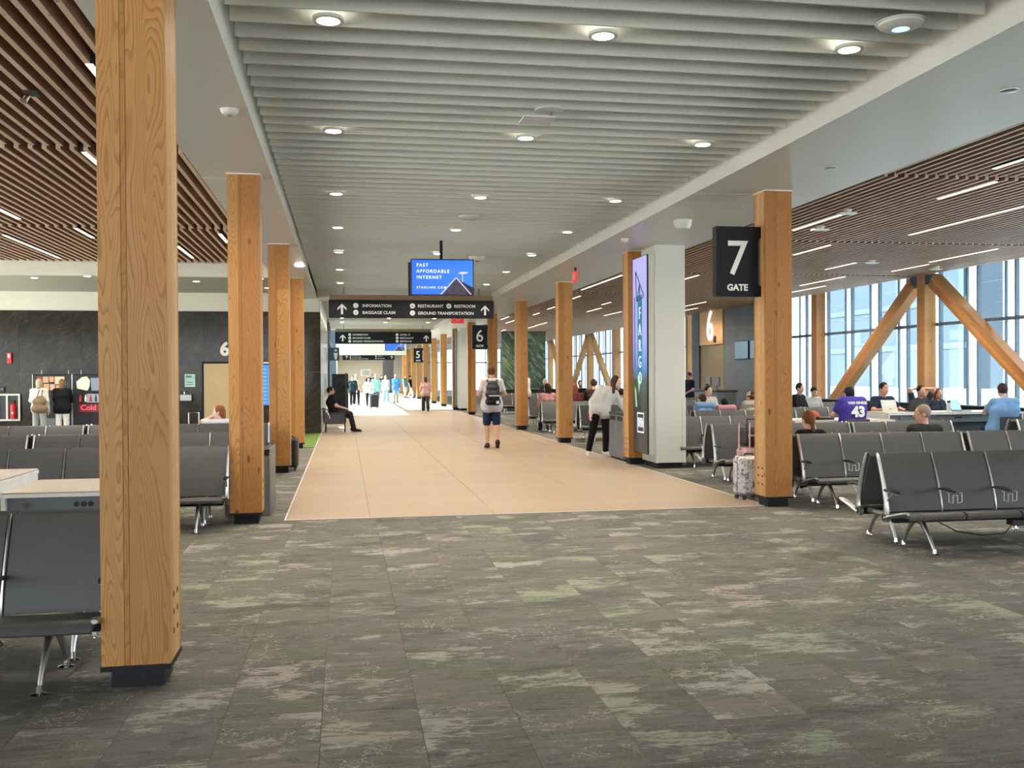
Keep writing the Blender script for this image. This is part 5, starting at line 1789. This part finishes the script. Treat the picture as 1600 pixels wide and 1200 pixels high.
STAND = dict(pel=(0, 0, .95), chest=(0, .005, 1.29), neck=(0, .015, 1.46), head=(0, -.01, 1.625),
             shL=(.175, .01, 1.41), elL=(.225, .035, 1.13), wrL=(.235, -.03, .885),
             hipL=(.09, 0, .92), knL=(.10, -.015, .50), anL=(.10, .03, .085), toeL=(.115, -.13, .03),
             shR=(-.175, .01, 1.41), elR=(-.225, .035, 1.13), wrR=(-.235, -.03, .885),
             hipR=(-.09, 0, .92), knR=(-.10, -.015, .50), anR=(-.10, .03, .085), toeR=(-.115, -.13, .03))
SIT = dict(pel=(0, 0, .52), chest=(0, .06, .86), neck=(0, .05, 1.03), head=(0, .01, 1.19),
           shL=(.175, .055, .98), elL=(.22, -.03, .72), wrL=(.13, -.24, .62),
           hipL=(.09, -.02, .50), knL=(.11, -.43, .51), anL=(.11, -.42, .085), toeL=(.12, -.57, .03),
           shR=(-.175, .055, .98), elR=(-.22, -.03, .72), wrR=(-.13, -.24, .62),
           hipR=(-.09, -.02, .50), knR=(-.11, -.43, .51), anR=(-.11, -.42, .085), toeR=(-.12, -.57, .03))


WALK = dict(knL=(.10, -.16, .51), anL=(.095, -.20, .10), toeL=(.105, -.36, .055), knR=(-.10, .02, .50), anR=(-.10, .26, .16), toeR=(-.11, .13, .035),
            elL=(.235, .10, 1.14), wrL=(.235, .10, .89), elR=(-.235, -.02, 1.14), wrR=(-.235, -.16, .92))
WALK2 = {k_.replace('L', '#').replace('R', 'L').replace('#', 'R'): (-v_[0], v_[1], v_[2]) for k_, v_ in WALK.items()}


def hand_prims(wr, d, side, n, fingers):
    P_ = []
    if not fingers:
        P_.append(('c', wr, wr + d * .06, .026, .036)); P_.append(('c', wr + d * .06, wr + d * .15 + n * .03, .034, .016))
        P_.append(('c', wr + d * .04 + side * .025, wr + d * .10 + side * .05, .014, .010))
        return P_
    for s in (-.018, .018):
        P_.append(('c', wr + side * s * .5, wr + d * .085 + side * s, .021, .020, .012))
    for o_, L in ((-.033, .060), (-.011, .074), (.011, .070), (.032, .052)):
        b = wr + d * .09 + side * o_
        m_ = b + d * L * .55 + n * .010 + side * o_ * .15
        P_.append(('c', b, m_, .0098, .0090, .004)); P_.append(('c', m_, m_ + d * L * .40 + n * .024, .0090, .0080, .004))
    b = wr + d * .02 + side * .026
    m_ = b + side * .032 + d * .035 + n * .006
    P_.append(('c', b, m_, .013, .011, .008)); P_.append(('c', m_, m_ + d * .032 + n * .012, .0105, .0085, .004))
    return P_


def person(label, loc, rz, pose=None, sit=False, scale=1.0, h=0.02, tone=(205, 160, 135), top=None, long_sleeve=False, bottom=None, kind='trousers',
           shoes=None, hair=None, style='short', face=(0, -1, 0), girth=1.0, detail=False, cap=None, brim=-1, loose=0.0, group=None):
    J = dict(SIT if sit else STAND)
    if pose:
        J.update(pose)
    J = {k_: V(*v_) for k_, v_ in J.items()}
    g = girth
    f = nrm(V(*face))
    fx = nrm(V(f[0], f[1], 0))
    yaw = math.atan2(fx[0], -fx[1])          # local -Y turned to the face direction
    hd = J['head']
    rt = V(-fx[1], fx[0], 0)
    body, arms, legs, feet = [], [], [], []
    lat = nrm(J['shL'] - J['shR'])
    for s in (-1, 1):
        body.append(('c', J['pel'] + lat * s * .065 * g, J['chest'] + lat * s * .075 * g, .098 * g, .105 * g))
        body.append(('c', J['chest'] + lat * s * .075 * g, (J['chest'] + J['neck']) / 2 + lat * s * .07, .105 * g, .07))
    body.append(('c', J['shL'] - lat * .01, J['shR'] + lat * .01, .058, .058))
    body.append(('c', J['neck'] - V(0, 0, .025), J['shL'], .043, .05)); body.append(('c', J['neck'] - V(0, 0, .025), J['shR'], .043, .05))
    hips = [('c', J['hipL'], J['hipR'], .105 * g, .105 * g)]
    neckp = [('c', J['neck'] - V(0, 0, .03), hd - V(0, 0, .05) + V(0, 0, 0) - fx * .02, .056, .050)]
    headp = [('e', hd + V(0, 0, .012), (.074, .093, .108), yaw), ('e', hd + fx * .022 - V(0, 0, .055), (.056, .064, .066), yaw),
             ('c', hd + fx * .092 + V(0, 0, -.002), hd + fx * .112 - V(0, 0, .034), .009, .015, .012)]
    for s in (-1, 1):
        headp.append(('e', hd + rt * s * .076 - fx * .008 - V(0, 0, .008), (.012, .020, .032), yaw, .008))
    for S_ in 'LR':
        sh, el, wr = J['sh' + S_], J['el' + S_], J['wr' + S_]
        arms.append((('c', sh, el, .052 * g, .042), ('c', el, wr, .041, .028)))
        d = nrm(wr - el)
        inn = V(0, -1, 0) if abs(d[1]) < .8 else V(0, 0, -1)
        if not sit and d[2] < -.7:
            side = nrm(V(0, -1, 0) - d * (V(0, -1, 0) @ d))
            n_ = nrm(np.cross(d, side)) * (1 if S_ == 'L' else -1)
            if n_ @ (J['pel'] - wr) < 0: n_ = -n_
        else:
            side = nrm(np.cross(d, V(0, 0, 1))) * (1 if S_ == 'R' else -1)
            n_ = V(0, 0, -1) - d * (V(0, 0, -1) @ d); n_ = nrm(n_)
        J['hd' + S_] = hand_prims(wr, d, side, n_, h < 0.0135)
        hp, kn, an, to = J['hip' + S_], J['kn' + S_], J['an' + S_], J['toe' + S_]
        mid = kn + (an - kn) * .3 + nrm(V(0, 1, 0)) * .012
        legs.append((('c', hp, kn, .084 * g, .056), ('c', kn, mid, .052, .054), ('c', mid, an, .054, .036)))
        feet.append([('c', an + V(0, 0, -.035) + nrm(an - to) * .04, to + nrm(to - an) * .02, .040, .028), ('c', an, an - V(0, 0, .03), .037, .040)])
    prims = body + hips + neckp + [q for a in arms for q in a] + [q for l_ in legs for q in l_] + [q for ft in feet for q in ft] + J['hdL'] + J['hdR']
    o = blob('person', prims + headp, h, skin(tone), None, .028)
    tag(o, label, 'person', group)
    o.location = loc
    o.rotation_euler = (0, 0, rz)
    o.scale = (scale,) * 3
    grow = lambda ps, e: [(p[:3] + (p[3] + e, p[4] + e) + p[5:] if p[0] == 'c' else (p[0], p[1], tuple(q + e for q in p[2])) + p[3:]) for p in ps]
    hc_ = max(h, .011)
    if top:
        ps = grow(body, .013 + loose * .4)
        for (u_, l_), (a_, b_) in zip(arms, (('shL', 'elL'), ('shR', 'elR'))):
            if long_sleeve:
                ps += grow([u_, l_], .014 + loose * .5)
            else:
                e_ = J[a_] + (J[b_] - J[a_]) * .62
                ps.append(('c', J[a_], e_, .052 * g + .014, .050 + .016))
        low = J['pel'] - V(0, 0, .06) if not sit else J['pel'] + V(0, 0, .0)
        for s in (-1, 1):
            ps.append(('c', J['pel'] + V(0, 0, .10) + lat * s * .065 * g, low + lat * s * .092 * g, .105 * g + .014 + loose, .108 * g + .020 + loose))
        if not sit:
            ps.append(('c', J['hipR'] + V(0, 0, .035), J['hipL'] + V(0, 0, .035), .105 * g + .026 + loose, .105 * g + .026 + loose))
        blob('shirt', ps, hc_, top, o, .03)
    if bottom:
        for_l = []
        for (t_, c1, c2), S_ in zip(legs, 'LR'):
            if kind == 'shorts':
                e_ = J['hip' + S_] + (J['kn' + S_] - J['hip' + S_]) * .88
                for_l += [('c', J['hip' + S_], e_, .100 * g, .088)]
            elif kind == 'wide':
                e_ = J['kn' + S_] + (J['an' + S_] - J['kn' + S_]) * .92
                for_l += [('c', J['hip' + S_], J['kn' + S_], .100 * g, .095), ('c', J['kn' + S_], e_, .095, .10)]
            else:
                e_ = J['kn' + S_] + (J['an' + S_] - J['kn' + S_]) * .93
                ex = .010 if kind == 'leggings' else .020
                for_l += grow([t_], ex - .002) + [('c', J['kn' + S_], e_, .055 + ex, .036 + ex)]
        blob(kind if kind in ('shorts', 'leggings') else 'trousers', for_l + grow(hips, .014), hc_, bottom, o, .022)
    if shoes:
        for ft in feet:
            blob('shoe', grow(ft, .009), hc_, shoes, o, .02)
    if hair is not None:
        up = V(0, 0, 1)
        ps = [('e', hd + up * .026 - fx * .016, (.083, .099, .109), yaw)]
        sb = [('e', hd + fx * .098 - up * .052, (.076, .070, .118), yaw)]
        if style == 'short':
            sb.append(('e', hd - up * .16 - fx * .02, (.12, .14, .12), yaw))
        if style == 'long':
            for s in (-1, 1):
                ps.append(('c', hd + rt * s * .060 - fx * .02, hd + rt * s * .065 - fx * .035 - up * .20, .038, .030))
            ps.append(('c', hd - fx * .06, hd - fx * .075 - up * .22, .062, .045))
        if style == 'pony':
            sb.append(('e', hd - up * .15 + fx * .02, (.10, .10, .09), yaw))
            ps.append(('c', hd - fx * .10 + up * .0, hd - fx * .11 - up * .17, .036, .018))
        if style == 'bob':
            ps.append(('c', hd - fx * .045 - up * .02, hd - fx * .055 - up * .10, .075, .066))
        if style == 'bun':
            ps.append(('e', hd - fx * .05 + up * .13, (.04, .04, .04), yaw))
            sb.append(('e', hd - up * .16 - fx * .02, (.12, .14, .12), yaw))
        blob('hair', ps, min(hc_, .013), hair, o, .02, sb)
    if cap is not None:
        up = V(0, 0, 1)
        blob('cap', [('e', hd + up * .03 - fx * .006, (.085, .103, .105), yaw)], min(hc_, .012), cap, o, .02, (), (hd + up * .03, up))
        bd = fx * brim
        c0 = hd + up * .036 - bd * .085
        m = MB()
        w_ = nrm(np.cross(bd, up))
        pts = [c0 + w_ * (.075 * math.cos(a)) - bd * (.085 * math.sin(a)) for a in np.linspace(0, PI, 9)]
        n2 = len(pts)
        vs = [tuple(p) for p in pts] + [tuple(p + V(0, 0, .010)) for p in pts]
        m.add(vs, [tuple(range(n2))[::-1], tuple(range(n2, 2 * n2))] + [(i, (i + 1) % n2, n2 + (i + 1) % n2, n2 + i) for i in range(n2)])
        m.build('cap_brim', cap, o)
    if detail:
        for s in (-1, 1):
            MB().ell(tuple(hd + fx * .083 + rt * s * .031 + V(0, 0, .006)), (.012, .010, .007), 10, 6).build('eye', M['white_edge'], o, 1.0)
            MB().ell(tuple(hd + fx * .092 + rt * s * .031 + V(0, 0, .006)), (.006, .004, .006), 8, 6).build('iris', M['black'], o, 1.0)
            MB().tube([tuple(hd + fx * .088 + rt * s * .016 + V(0, 0, .026)), tuple(hd + fx * .082 + rt * s * .048 + V(0, 0, .028))], .005, 6).build('eyebrow', hair or M['dark_grey'], o)
        MB().tube([tuple(hd + fx * .082 + rt * s * .022 - V(0, 0, .062)) if s else tuple(hd + fx * .089 - V(0, 0, .064)) for s in (-1, 0, 1)], .0055, 6).build('mouth', skin((170, 90, 85)), o)
    return o


HB = lambda n, c: cloth('hair ' + n, c, 0.6)
brown, dark, blond, grey_h, auburn = HB('brown', (72, 46, 32)), HB('dark', (28, 22, 20)), HB('blond', (176, 140, 96)), HB('grey', (150, 146, 138)), HB('auburn', (122, 66, 38))
white_c, black_c = cloth('white cloth', (222, 220, 214)), cloth('black cloth', (20, 20, 24))
navy_c, jean_c = cloth('navy cloth', (34, 46, 72)), cloth('pale denim', (150, 186, 215))
blue_c, mint_c, pinkk = cloth('blue cloth', (70, 140, 215)), cloth('mint cloth', (150, 210, 200)), cloth('dusty pink cloth', (190, 150, 140))
shoe_w, shoe_b = cloth('white shoe', (225, 222, 216), 0.6), cloth('black shoe', (24, 22, 24), 0.6)

# the man with the backpack, walking away
man = person('man in white shirt and navy shorts walking away with a black backpack', (3.24, 21.45, 0), PI - 0.05,
             dict(knL=(.10, -.10, .50), anL=(.095, -.02, .085), toeL=(.11, -.19, .03), knR=(-.10, -.02, .50), anR=(-.10, .20, .15), toeR=(-.11, .08, .035),
                  elL=(.275, .03, 1.16), wrL=(.20, -.22, 1.10), elR=(-.275, .03, 1.16), wrR=(-.20, -.22, 1.10), head=(0, -.035, 1.615)),
             scale=1.045, h=0.011, tone=(205, 158, 132), top=cloth('pale pink striped shirt', (222, 212, 210)), bottom=navy_c, kind='shorts', shoes=cloth('black and white shoe', (60, 50, 50), .6),
             hair=HB('cropped brown', (88, 58, 42)), style='short', loose=.02)
bp = thing('backpack', 'black backpack with a white zip on the back of the walking man', 'backpack', (3.24, 21.45, 0), PI - 0.05)
sc_ = 1.045
m = MB()
blob('pack', [('c', V(-.085, .262, 1.00) * sc_, V(.085, .262, 1.00) * sc_, .085, .085), ('c', V(-.090, .262, 1.16) * sc_, V(.090, .262, 1.16) * sc_, .085, .085), ('c', V(-.070, .250, 1.29) * sc_, V(.070, .250, 1.29) * sc_, .08, .08), ('c', V(-.045, .235, 1.38) * sc_, V(.045, .235, 1.38) * sc_, .065, .065)], .011, M['black'], bp, .05)
blob('front_pocket', [('c', V(-.09, .315, .99) * sc_, V(.09, .315, .99) * sc_, .05, .05), ('c', V(-.09, .315, 1.07) * sc_, V(.09, .315, 1.07) * sc_, .048, .048)], .011, cloth('black nylon', (22, 22, 26), .6), bp, .03)
MB().rbox(-.14, .10, .350, .384, 1.165, 1.187, .003).build('zip', M['white_edge'], bp)
MB().rbox(-.125, -.065, .352, .388, 1.00, 1.06, .003).build('patch', M['white_edge'], bp)
for s in (-1, 1):
    MB().tube([(s * .08, .19, 1.43), (s * .105, .11, 1.515), (s * .115, .0, 1.53), (s * .13, -.105, 1.42), (s * .14, -.11, 1.28), (s * .16, .02, 1.10), (s * .12, .16, 1.03)], .016, 8, sx=1.8).build('shoulder_strap', M['black'], bp, 1.0)
MB().tube([(-.04, .20, 1.46), (-.03, .20, 1.50), (.03, .20, 1.50), (.04, .20, 1.46)], .008, 6).build('grab_loop', M['black'], bp)

# the leaning woman
person('woman in a white sweatshirt and black trousers leaning over the steel bin', (4.99, 18.75, 0), 0.12,
       dict(pel=(.035, 0, .93), chest=(.15, -.02, 1.22), neck=(.25, -.06, 1.36), head=(.325, -.125, 1.475),
            shR=(.035, .02, 1.355), elR=(-.14, .0, 1.11), wrR=(-.19, -.04, .87), shL=(.335, -.04, 1.245), elL=(.44, -.08, 1.03), wrL=(.50, -.12, .90),
            hipR=(-.06, 0, .91), hipL=(.12, 0, .90), knR=(-.13, .02, .50), anR=(-.19, .09, .10), toeR=(-.25, -.05, .035),
            knL=(.14, -.03, .49), anL=(.13, -.02, .085), toeL=(.21, -.16, .03)),
       h=0.011, tone=(226, 184, 164), top=cloth('off white fleece', (206, 202, 194)), long_sleeve=True, bottom=cloth('black trousers', (18, 18, 22)), kind='trousers', shoes=shoe_w,
       hair=HB('chestnut', (64, 44, 34)), style='long', face=(.70, -.70, -.3), detail=True, loose=.004, girth=.94)

# people farther along the concourse
person('woman in a dusty pink top and dark wide trousers walking away down the concourse', (3.63, 44.2, 0), PI, scale=0.90, h=.018, top=pinkk, bottom=cloth('dark olive cloth', (52, 50, 44)), kind='wide', shoes=shoe_b, hair=brown, style='bob', loose=.02, pose=dict(WALK, elL=(.27, .05, 1.14), elR=(-.27, .05, 1.14), wrL=(.24, -.08, .92), wrR=(-.24, -.08, .92)))
person('woman in a white top and black leggings walking towards the viewer', (1.22, 50.4, 0), 0, scale=0.90, h=.018, top=white_c, long_sleeve=True, bottom=black_c, kind='leggings', shoes=shoe_w, hair=dark, style='long', pose=dict(WALK2, elR=(-.30, .03, 1.16)))
person('grey-haired person in a mint top walking behind the black suitcase', (1.62, 51.6, 0), 0, scale=0.98, h=.02, top=mint_c, long_sleeve=True, bottom=cloth('mid blue cloth', (90, 110, 140)), shoes=shoe_b, hair=HB('pinkish', (200, 160, 150)), style='short', loose=.02, pose=WALK)
person('person in dark teal and black trousers at the left edge of the walkway', (0.42, 52.0, 0), 0, scale=0.94, h=.02, top=cloth('dark teal cloth', (36, 52, 54)), long_sleeve=True, bottom=black_c, shoes=shoe_w, hair=dark, style='short', pose=WALK2)
person('person in a pale patterned top just behind the one in dark teal', (0.62, 54.5, 0), 0.2, scale=1.0, h=.02, top=cloth('pale pattern cloth', (190, 186, 170)), bottom=black_c, shoes=shoe_b, hair=blond, style='long', pose=WALK)
person('person in a black vest and white shorts far down the concourse', (2.65, 71.0, 0), 0.5, scale=0.98, h=.022, top=black_c, bottom=white_c, kind='shorts', shoes=shoe_b, hair=dark, style='short', pose=WALK)
person('woman in a white top and pale jeans walking beside the man in blue', (2.42, 58.5, 0), 0.1, scale=0.95, h=.02, top=white_c, long_sleeve=True, bottom=jean_c, kind='wide', shoes=shoe_w, hair=blond, style='long', pose=dict(WALK, elR=(-.27, .0, 1.12)))
person('man in a bright blue shirt and pale blue shorts on the sunny floor', (3.02, 58.4, 0), 0.0, scale=0.98, h=.02, tone=(165, 110, 85), top=blue_c, bottom=jean_c, kind='shorts', shoes=shoe_b, hair=blond, style='short', loose=.03, pose=dict(WALK2, elL=(.28, .0, 1.14)))
person('striding person with white legs near the far right columns', (4.75, 71.5, 0), 1.2, scale=0.94, h=.022, top=black_c, bottom=white_c, shoes=shoe_b, hair=dark, style='short', pose=dict(anL=(.1, .25, .10), toeL=(.11, .12, .03), anR=(-.1, -.25, .085), toeR=(-.11, -.41, .03), knR=(-.1, -.2, .5)))
person('person in teal just left of the striding person', (4.45, 72.6, 0), 1.0, scale=0.98, h=.022, top=cloth('teal cloth', (90, 150, 150)), bottom=white_c, kind='shorts', shoes=shoe_b, hair=grey_h, style='short')
person('small dark figure by the far placard', (1.9, 78, 0), 0.3, scale=1.0, h=.025, top=black_c, long_sleeve=True, bottom=black_c, shoes=shoe_b, hair=dark, style='short', pose=WALK)
person('small figure in grey behind the person in the black vest', (2.25, 80.5, 0), 0.2, scale=1.02, h=.025, top=cloth('mid grey cloth', (110, 110, 112)), bottom=black_c, shoes=shoe_b, hair=dark, style='short', pose=WALK2)

# the man in the lounge chair
person('man in a black T-shirt and shorts reclining in the lounge chair', (-0.30, 28.86, 0), PI / 2, dict(
    pel=(0, .0, .52), chest=(0, .10, .84), neck=(0, .12, 1.0), head=(0, .10, 1.15), elL=(.24, -.05, .72), wrL=(.20, -.28, .66), elR=(-.25, -.06, .74), wrR=(-.18, -.30, .66),
    knL=(.11, -.43, .50), anL=(.10, -.52, .085), toeL=(.11, -.67, .03), knR=(-.12, -.44, .50), anR=(-.12, -.55, .085), toeR=(-.13, -.70, .03)), True, scale=1.04, h=.013, tone=(200, 160, 140), top=black_c, bottom=cloth('charcoal cloth', (40, 40, 44)), kind='trousers', shoes=shoe_b,
    hair=dark, style="short", girth=1.15, face=(0, -1, 0))

# seating area on the right
person('man in a purple jersey numbered 43 seated with his back to the viewer', (9.08, 16.30, 0), PI, sit=True, scale=1.06, h=.013, top=cloth('purple jersey', (70, 60, 150)), bottom=black_c, shoes=shoe_b, hair=dark, style='short', cap=cloth('navy cap', (36, 40, 74)), girth=1.22, loose=.03, pose=dict(pel=(0, 0, .54), chest=(0, .01, .92), neck=(0, -.04, 1.09), head=(0, -.10, 1.17), shL=(.18, -.01, 1.05), shR=(-.18, -.01, 1.05), elL=(.27, -.14, .82), elR=(-.27, -.14, .82), wrL=(.16, -.36, .82), wrR=(-.16, -.36, .82)))
jersey = [o_ for o_ in bpy.data.objects if o_.get('label', '').startswith('man in a purple jersey')][0]
shirt = [c for c in jersey.children if c.name.startswith('shirt')][0]
text('43', 0.24, M['sign_white'], shirt, (-0.01, 0.190, 0.80), (PI / 2 - 0.02, 0, PI), 'CENTER', 'jersey_number', ext=0.004, bold=0.012)
text('VAN GINKEL', 0.062, M['sign_white'], shirt, (0.0, 0.183, 1.01), (PI / 2 - 0.06, 0, PI), 'CENTER', 'jersey_lettering', ext=0.004, bold=0.002)
person('smiling man in a navy T-shirt facing the viewer across the worktable', (10.98, 18.42, 0), 0.10, sit=True, scale=1.09, h=.013, tone=(205, 150, 125), top=navy_c, bottom=black_c, shoes=shoe_b, hair=dark, style='short', detail=True, girth=1.12, pose=dict(elL=(.29, -.06, .80), elR=(-.30, -.08, .79), wrL=(.10, -.36, .82), wrR=(-.06, -.38, .82)))
person('bald man in a dark grey T-shirt seen in profile above the second row of seats', (7.56, 11.72, 0), PI, sit=True, scale=0.98, h=.012, tone=(214, 160, 138), top=cloth('dark grey tee', (48, 52, 52)), bottom=black_c, shoes=shoe_b, hair=HB('stubble grey', (150, 128, 112)), style='short', face=(.93, -.37, 0), detail=True, pose=dict(pel=(0, -.06, .46), chest=(0, .02, .76), neck=(0, .0, .95), head=(.02, -.02, 1.10), shL=(.185, .01, .89), shR=(-.185, .01, .89), hipL=(.09, -.1, .46), hipR=(-.09, -.1, .46)))
person('girl with a brown ponytail seen from behind at the left end of the second row', (5.95, 11.72, 0), PI, sit=True, scale=0.97, h=.012, tone=(222, 178, 156), top=black_c, bottom=black_c, shoes=shoe_w, hair=HB('golden brown', (116, 74, 44)), style='pony', face=(.15, -1, -.2), pose=dict(pel=(0, -.10, .46), chest=(0, -.02, .72), neck=(0, -.04, .90), head=(0, -.08, 1.05), shL=(.15, -.01, .85), shR=(-.15, -.01, .85), hipL=(.09, -.12, .46), hipR=(-.09, -.12, .46)))
person('man in a light blue shirt seen from behind at the right end of the worktable', (12.16, 16.35, 0), PI - 0.25, sit=True, scale=1.08, h=.013, tone=(205, 165, 145), top=cloth('light blue shirt', (120, 160, 205)), bottom=cloth('dark blue cloth', (44, 62, 92)), shoes=shoe_b, hair=HB('dark brown', (58, 46, 46)), style='short', girth=1.25, loose=.02, pose=dict(elL=(.27, -.08, .80), wrL=(.14, -.34, .90), elR=(-.27, -.10, .78), wrR=(-.16, -.36, .80), head=(.0, -.03, 1.19)))
person('person leaning back with both arms behind the head near the window', (12.38, 19.3, 0), 0.0, sit=True, scale=1.03, h=.014, top=cloth('slate cloth', (62, 66, 74)), bottom=black_c, shoes=shoe_b, hair=dark, style='short', pose=dict(elL=(.27, -.02, 1.22), wrL=(.13, .08, 1.24), elR=(-.27, -.02, 1.22), wrR=(-.13, .08, 1.24)))
person('woman with auburn hair in a dark jacket right of the one with raised arms', (12.95, 19.55, 0), 0.2, sit=True, scale=0.98, h=.014, top=cloth('dark slate cloth', (50, 54, 62)), long_sleeve=True, bottom=black_c, shoes=shoe_b, hair=auburn, style='long')
person('person with black hair in black by the far left window post', (11.10, 22.4, 0), 0.6, sit=True, scale=1.06, h=.016, top=black_c, long_sleeve=True, bottom=black_c, shoes=shoe_b, hair=dark, style='short')
person('person in a dark cap seated right of the one in black', (12.02, 23.5, 0), 0.1, sit=True, scale=0.97, h=.016, top=cloth('pale grey cloth', (170, 170, 172)), bottom=black_c, shoes=shoe_b, hair=dark, style='short', cap=black_c, brim=-1)
person('man in black standing before the window post beside the boarding counter', (11.55, 31.5, 0), -1.2, scale=0.97, h=.016, tone=(190, 140, 120), top=cloth('ink blue cloth', (26, 28, 44)), bottom=black_c, shoes=shoe_b, hair=dark, style='short', pose=dict(elL=(.25, -.05, 1.13), wrL=(.16, -.28, 1.02)))
person('hunched person in a pale blue shirt left of the boarding counter', (7.55, 19.68, 0), PI, sit=True, scale=0.98, h=.014, top=cloth('sky blue shirt', (130, 165, 200)), bottom=black_c, shoes=shoe_b, hair=brown, style='short', face=(.4, -.9, 0), pose=dict(pel=(0, -.08, .48), head=(0, -.12, 1.10), neck=(0, -.02, .97), chest=(0, .03, .82), hipL=(.09, -.1, .48), hipR=(-.09, -.1, .48)))
person('dark-haired person in a cream top behind the one in a black cap', (8.55, 21.98, 0), 0.2, sit=True, scale=1.03, h=.015, tone=(215, 175, 150), top=cloth('cream cloth', (214, 204, 190)), bottom=black_c, shoes=shoe_b, hair=dark, style='bun')
person('person in a black cap with a pink neck low behind the seats', (8.02, 19.66, 0), PI, sit=True, scale=0.92, h=.014, tone=(214, 150, 150), top=cloth('pink cloth', (206, 150, 150)), bottom=black_c, shoes=shoe_b, hair=dark, style='short', cap=black_c, brim=1, pose=dict(pel=(0, -.08, .44), chest=(0, .0, .76), neck=(0, -.02, .93), head=(0, -.06, 1.07), hipL=(.09, -.1, .44), hipR=(-.09, -.1, .44)))
person('person in a pale cap slumped at the right end of the row behind the suitcases', (8.62, 19.66, 0), PI, sit=True, scale=1.0, h=.014, top=cloth('oatmeal cloth', (190, 180, 165)), bottom=black_c, shoes=shoe_b, hair=brown, style='short', cap=cloth('pale cap cloth', (205, 190, 175)), brim=1, face=(.5, -.85, 0), pose=dict(pel=(0, -.08, .47), chest=(0, .02, .80), head=(0, -.05, 1.12), neck=(0, .0, .97), hipL=(.09, -.1, .47), hipR=(-.09, -.1, .47)))
person('man in a white T-shirt standing half hidden by an aisle column', (6.72, 35.9, 0), 0.8, scale=1.02, h=.018, tone=(120, 80, 60), top=white_c, bottom=black_c, shoes=shoe_b, hair=dark, style='short', loose=.02)
person('white-haired person in a dark jacket seated before the green mural', (8.5, 40.95, 0), -0.7, sit=True, scale=1.12, h=.018, top=cloth('dark jacket', (42, 40, 44)), long_sleeve=True, bottom=black_c, shoes=shoe_b, hair=HB('white', (205, 200, 190)), style='short')
person('woman in dusty pink with dark hair seated above the end-on seat', (5.80, 27.62, 0), PI, sit=True, scale=1.05, h=.015, top=cloth('rose cloth', (178, 130, 126)), long_sleeve=True, bottom=black_c, shoes=shoe_b, hair=dark, style='long', face=(.6, -.8, 0))
person('woman with auburn hair in maroon seated beside the one in dusty pink', (6.63, 27.60, 0), PI, sit=True, scale=1.05, h=.015, top=cloth('maroon cloth', (96, 44, 48)), long_sleeve=True, bottom=black_c, shoes=shoe_b, hair=auburn, style='long', face=(-.6, -.8, 0))
person('person in dark brown seated just left of an aisle column', (7.2, 27.66, 0), PI, sit=True, scale=1.14, h=.016, top=cloth('dark brown cloth', (60, 42, 40)), bottom=black_c, shoes=shoe_b, hair=brown, style='short')
person('dark-haired person in a white top low behind the grey seats', (6.98, 24.02, 0), PI, sit=True, scale=0.97, h=.015, top=white_c, long_sleeve=True, bottom=black_c, shoes=shoe_b, hair=dark, style='short')
person('small dark head and shoulders against the far window', (8.6, 34.95, 0), 0, sit=True, scale=1.08, h=.018, top=black_c, long_sleeve=True, bottom=black_c, shoes=shoe_b, hair=dark, style='short')

# by the vending machines and on the left seats
person('woman in a white top with a tan backpack choosing at the vending machine', (-7.70, 26.5, 0), PI - 0.1, scale=0.92, h=.015, tone=(225, 180, 160), top=white_c, long_sleeve=True, bottom=cloth('pale grey jeans', (176, 176, 172)), shoes=shoe_w, hair=HB('ash blond', (190, 172, 140)), style='bob', pose=dict(elL=(.25, -.06, 1.14), wrL=(.18, -.22, 1.0)))
b2 = thing('backpack', 'tan backpack on the shoulder of the woman in white at the vending machine', 'backpack', (-7.62, 26.5, 0), PI - 0.1)
blob('pack', [('c', V(-.10, .20, .84), V(.10, .20, .84), .10, .10), ('c', V(-.08, .20, 1.02), V(.08, .20, 1.02), .09, .09), ('c', V(0, .20, .86), V(0, .19, 1.10), .10, .075)], .015, cloth('tan canvas', (128, 106, 82)), b2, .06)
for s in (-1, 1):
    MB().tube([(s * .09, .21, 0.98), (s * .05, .18, 1.20), (s * .04, .11, 1.31), (s * .06, .02, 1.33)], .014, 8).build('strap', cloth('tan canvas', (128, 106, 82)), b2, 1.0)
person('woman in a black top and white trousers at the vending machine', (-7.16, 26.55, 0), PI + 0.05, scale=0.91, h=.015, tone=(220, 175, 155), top=black_c, long_sleeve=True, bottom=white_c, shoes=shoe_w, hair=HB('light brown', (128, 92, 62)), style='bob', loose=.02, pose=dict(elL=(.22, -.14, 1.15), wrL=(.08, -.26, 1.12), elR=(-.22, -.14, 1.15), wrR=(-.08, -.26, 1.12)))
person('girl with reddish brown hair resting her head on her hand above the last left seats', (-2.02, 16.78, 0), PI - 0.4, sit=True, scale=0.94, h=.013, tone=(230, 190, 170), top=cloth('striped pale cloth', (205, 205, 212)), bottom=jean_c, shoes=shoe_w, hair=HB('reddish brown', (140, 86, 52)), style='bob', face=(.9, .35, 0), pose=dict(pel=(0, -.06, .46), chest=(.02, .02, .78), neck=(.04, .0, .95), head=(.08, -.03, 1.10), shL=(.17, .02, .90), shR=(-.14, .02, .92), hipL=(.09, -.1, .46), hipR=(-.09, -.1, .46), elL=(.36, .04, .93), wrL=(.20, -.02, 1.02)))
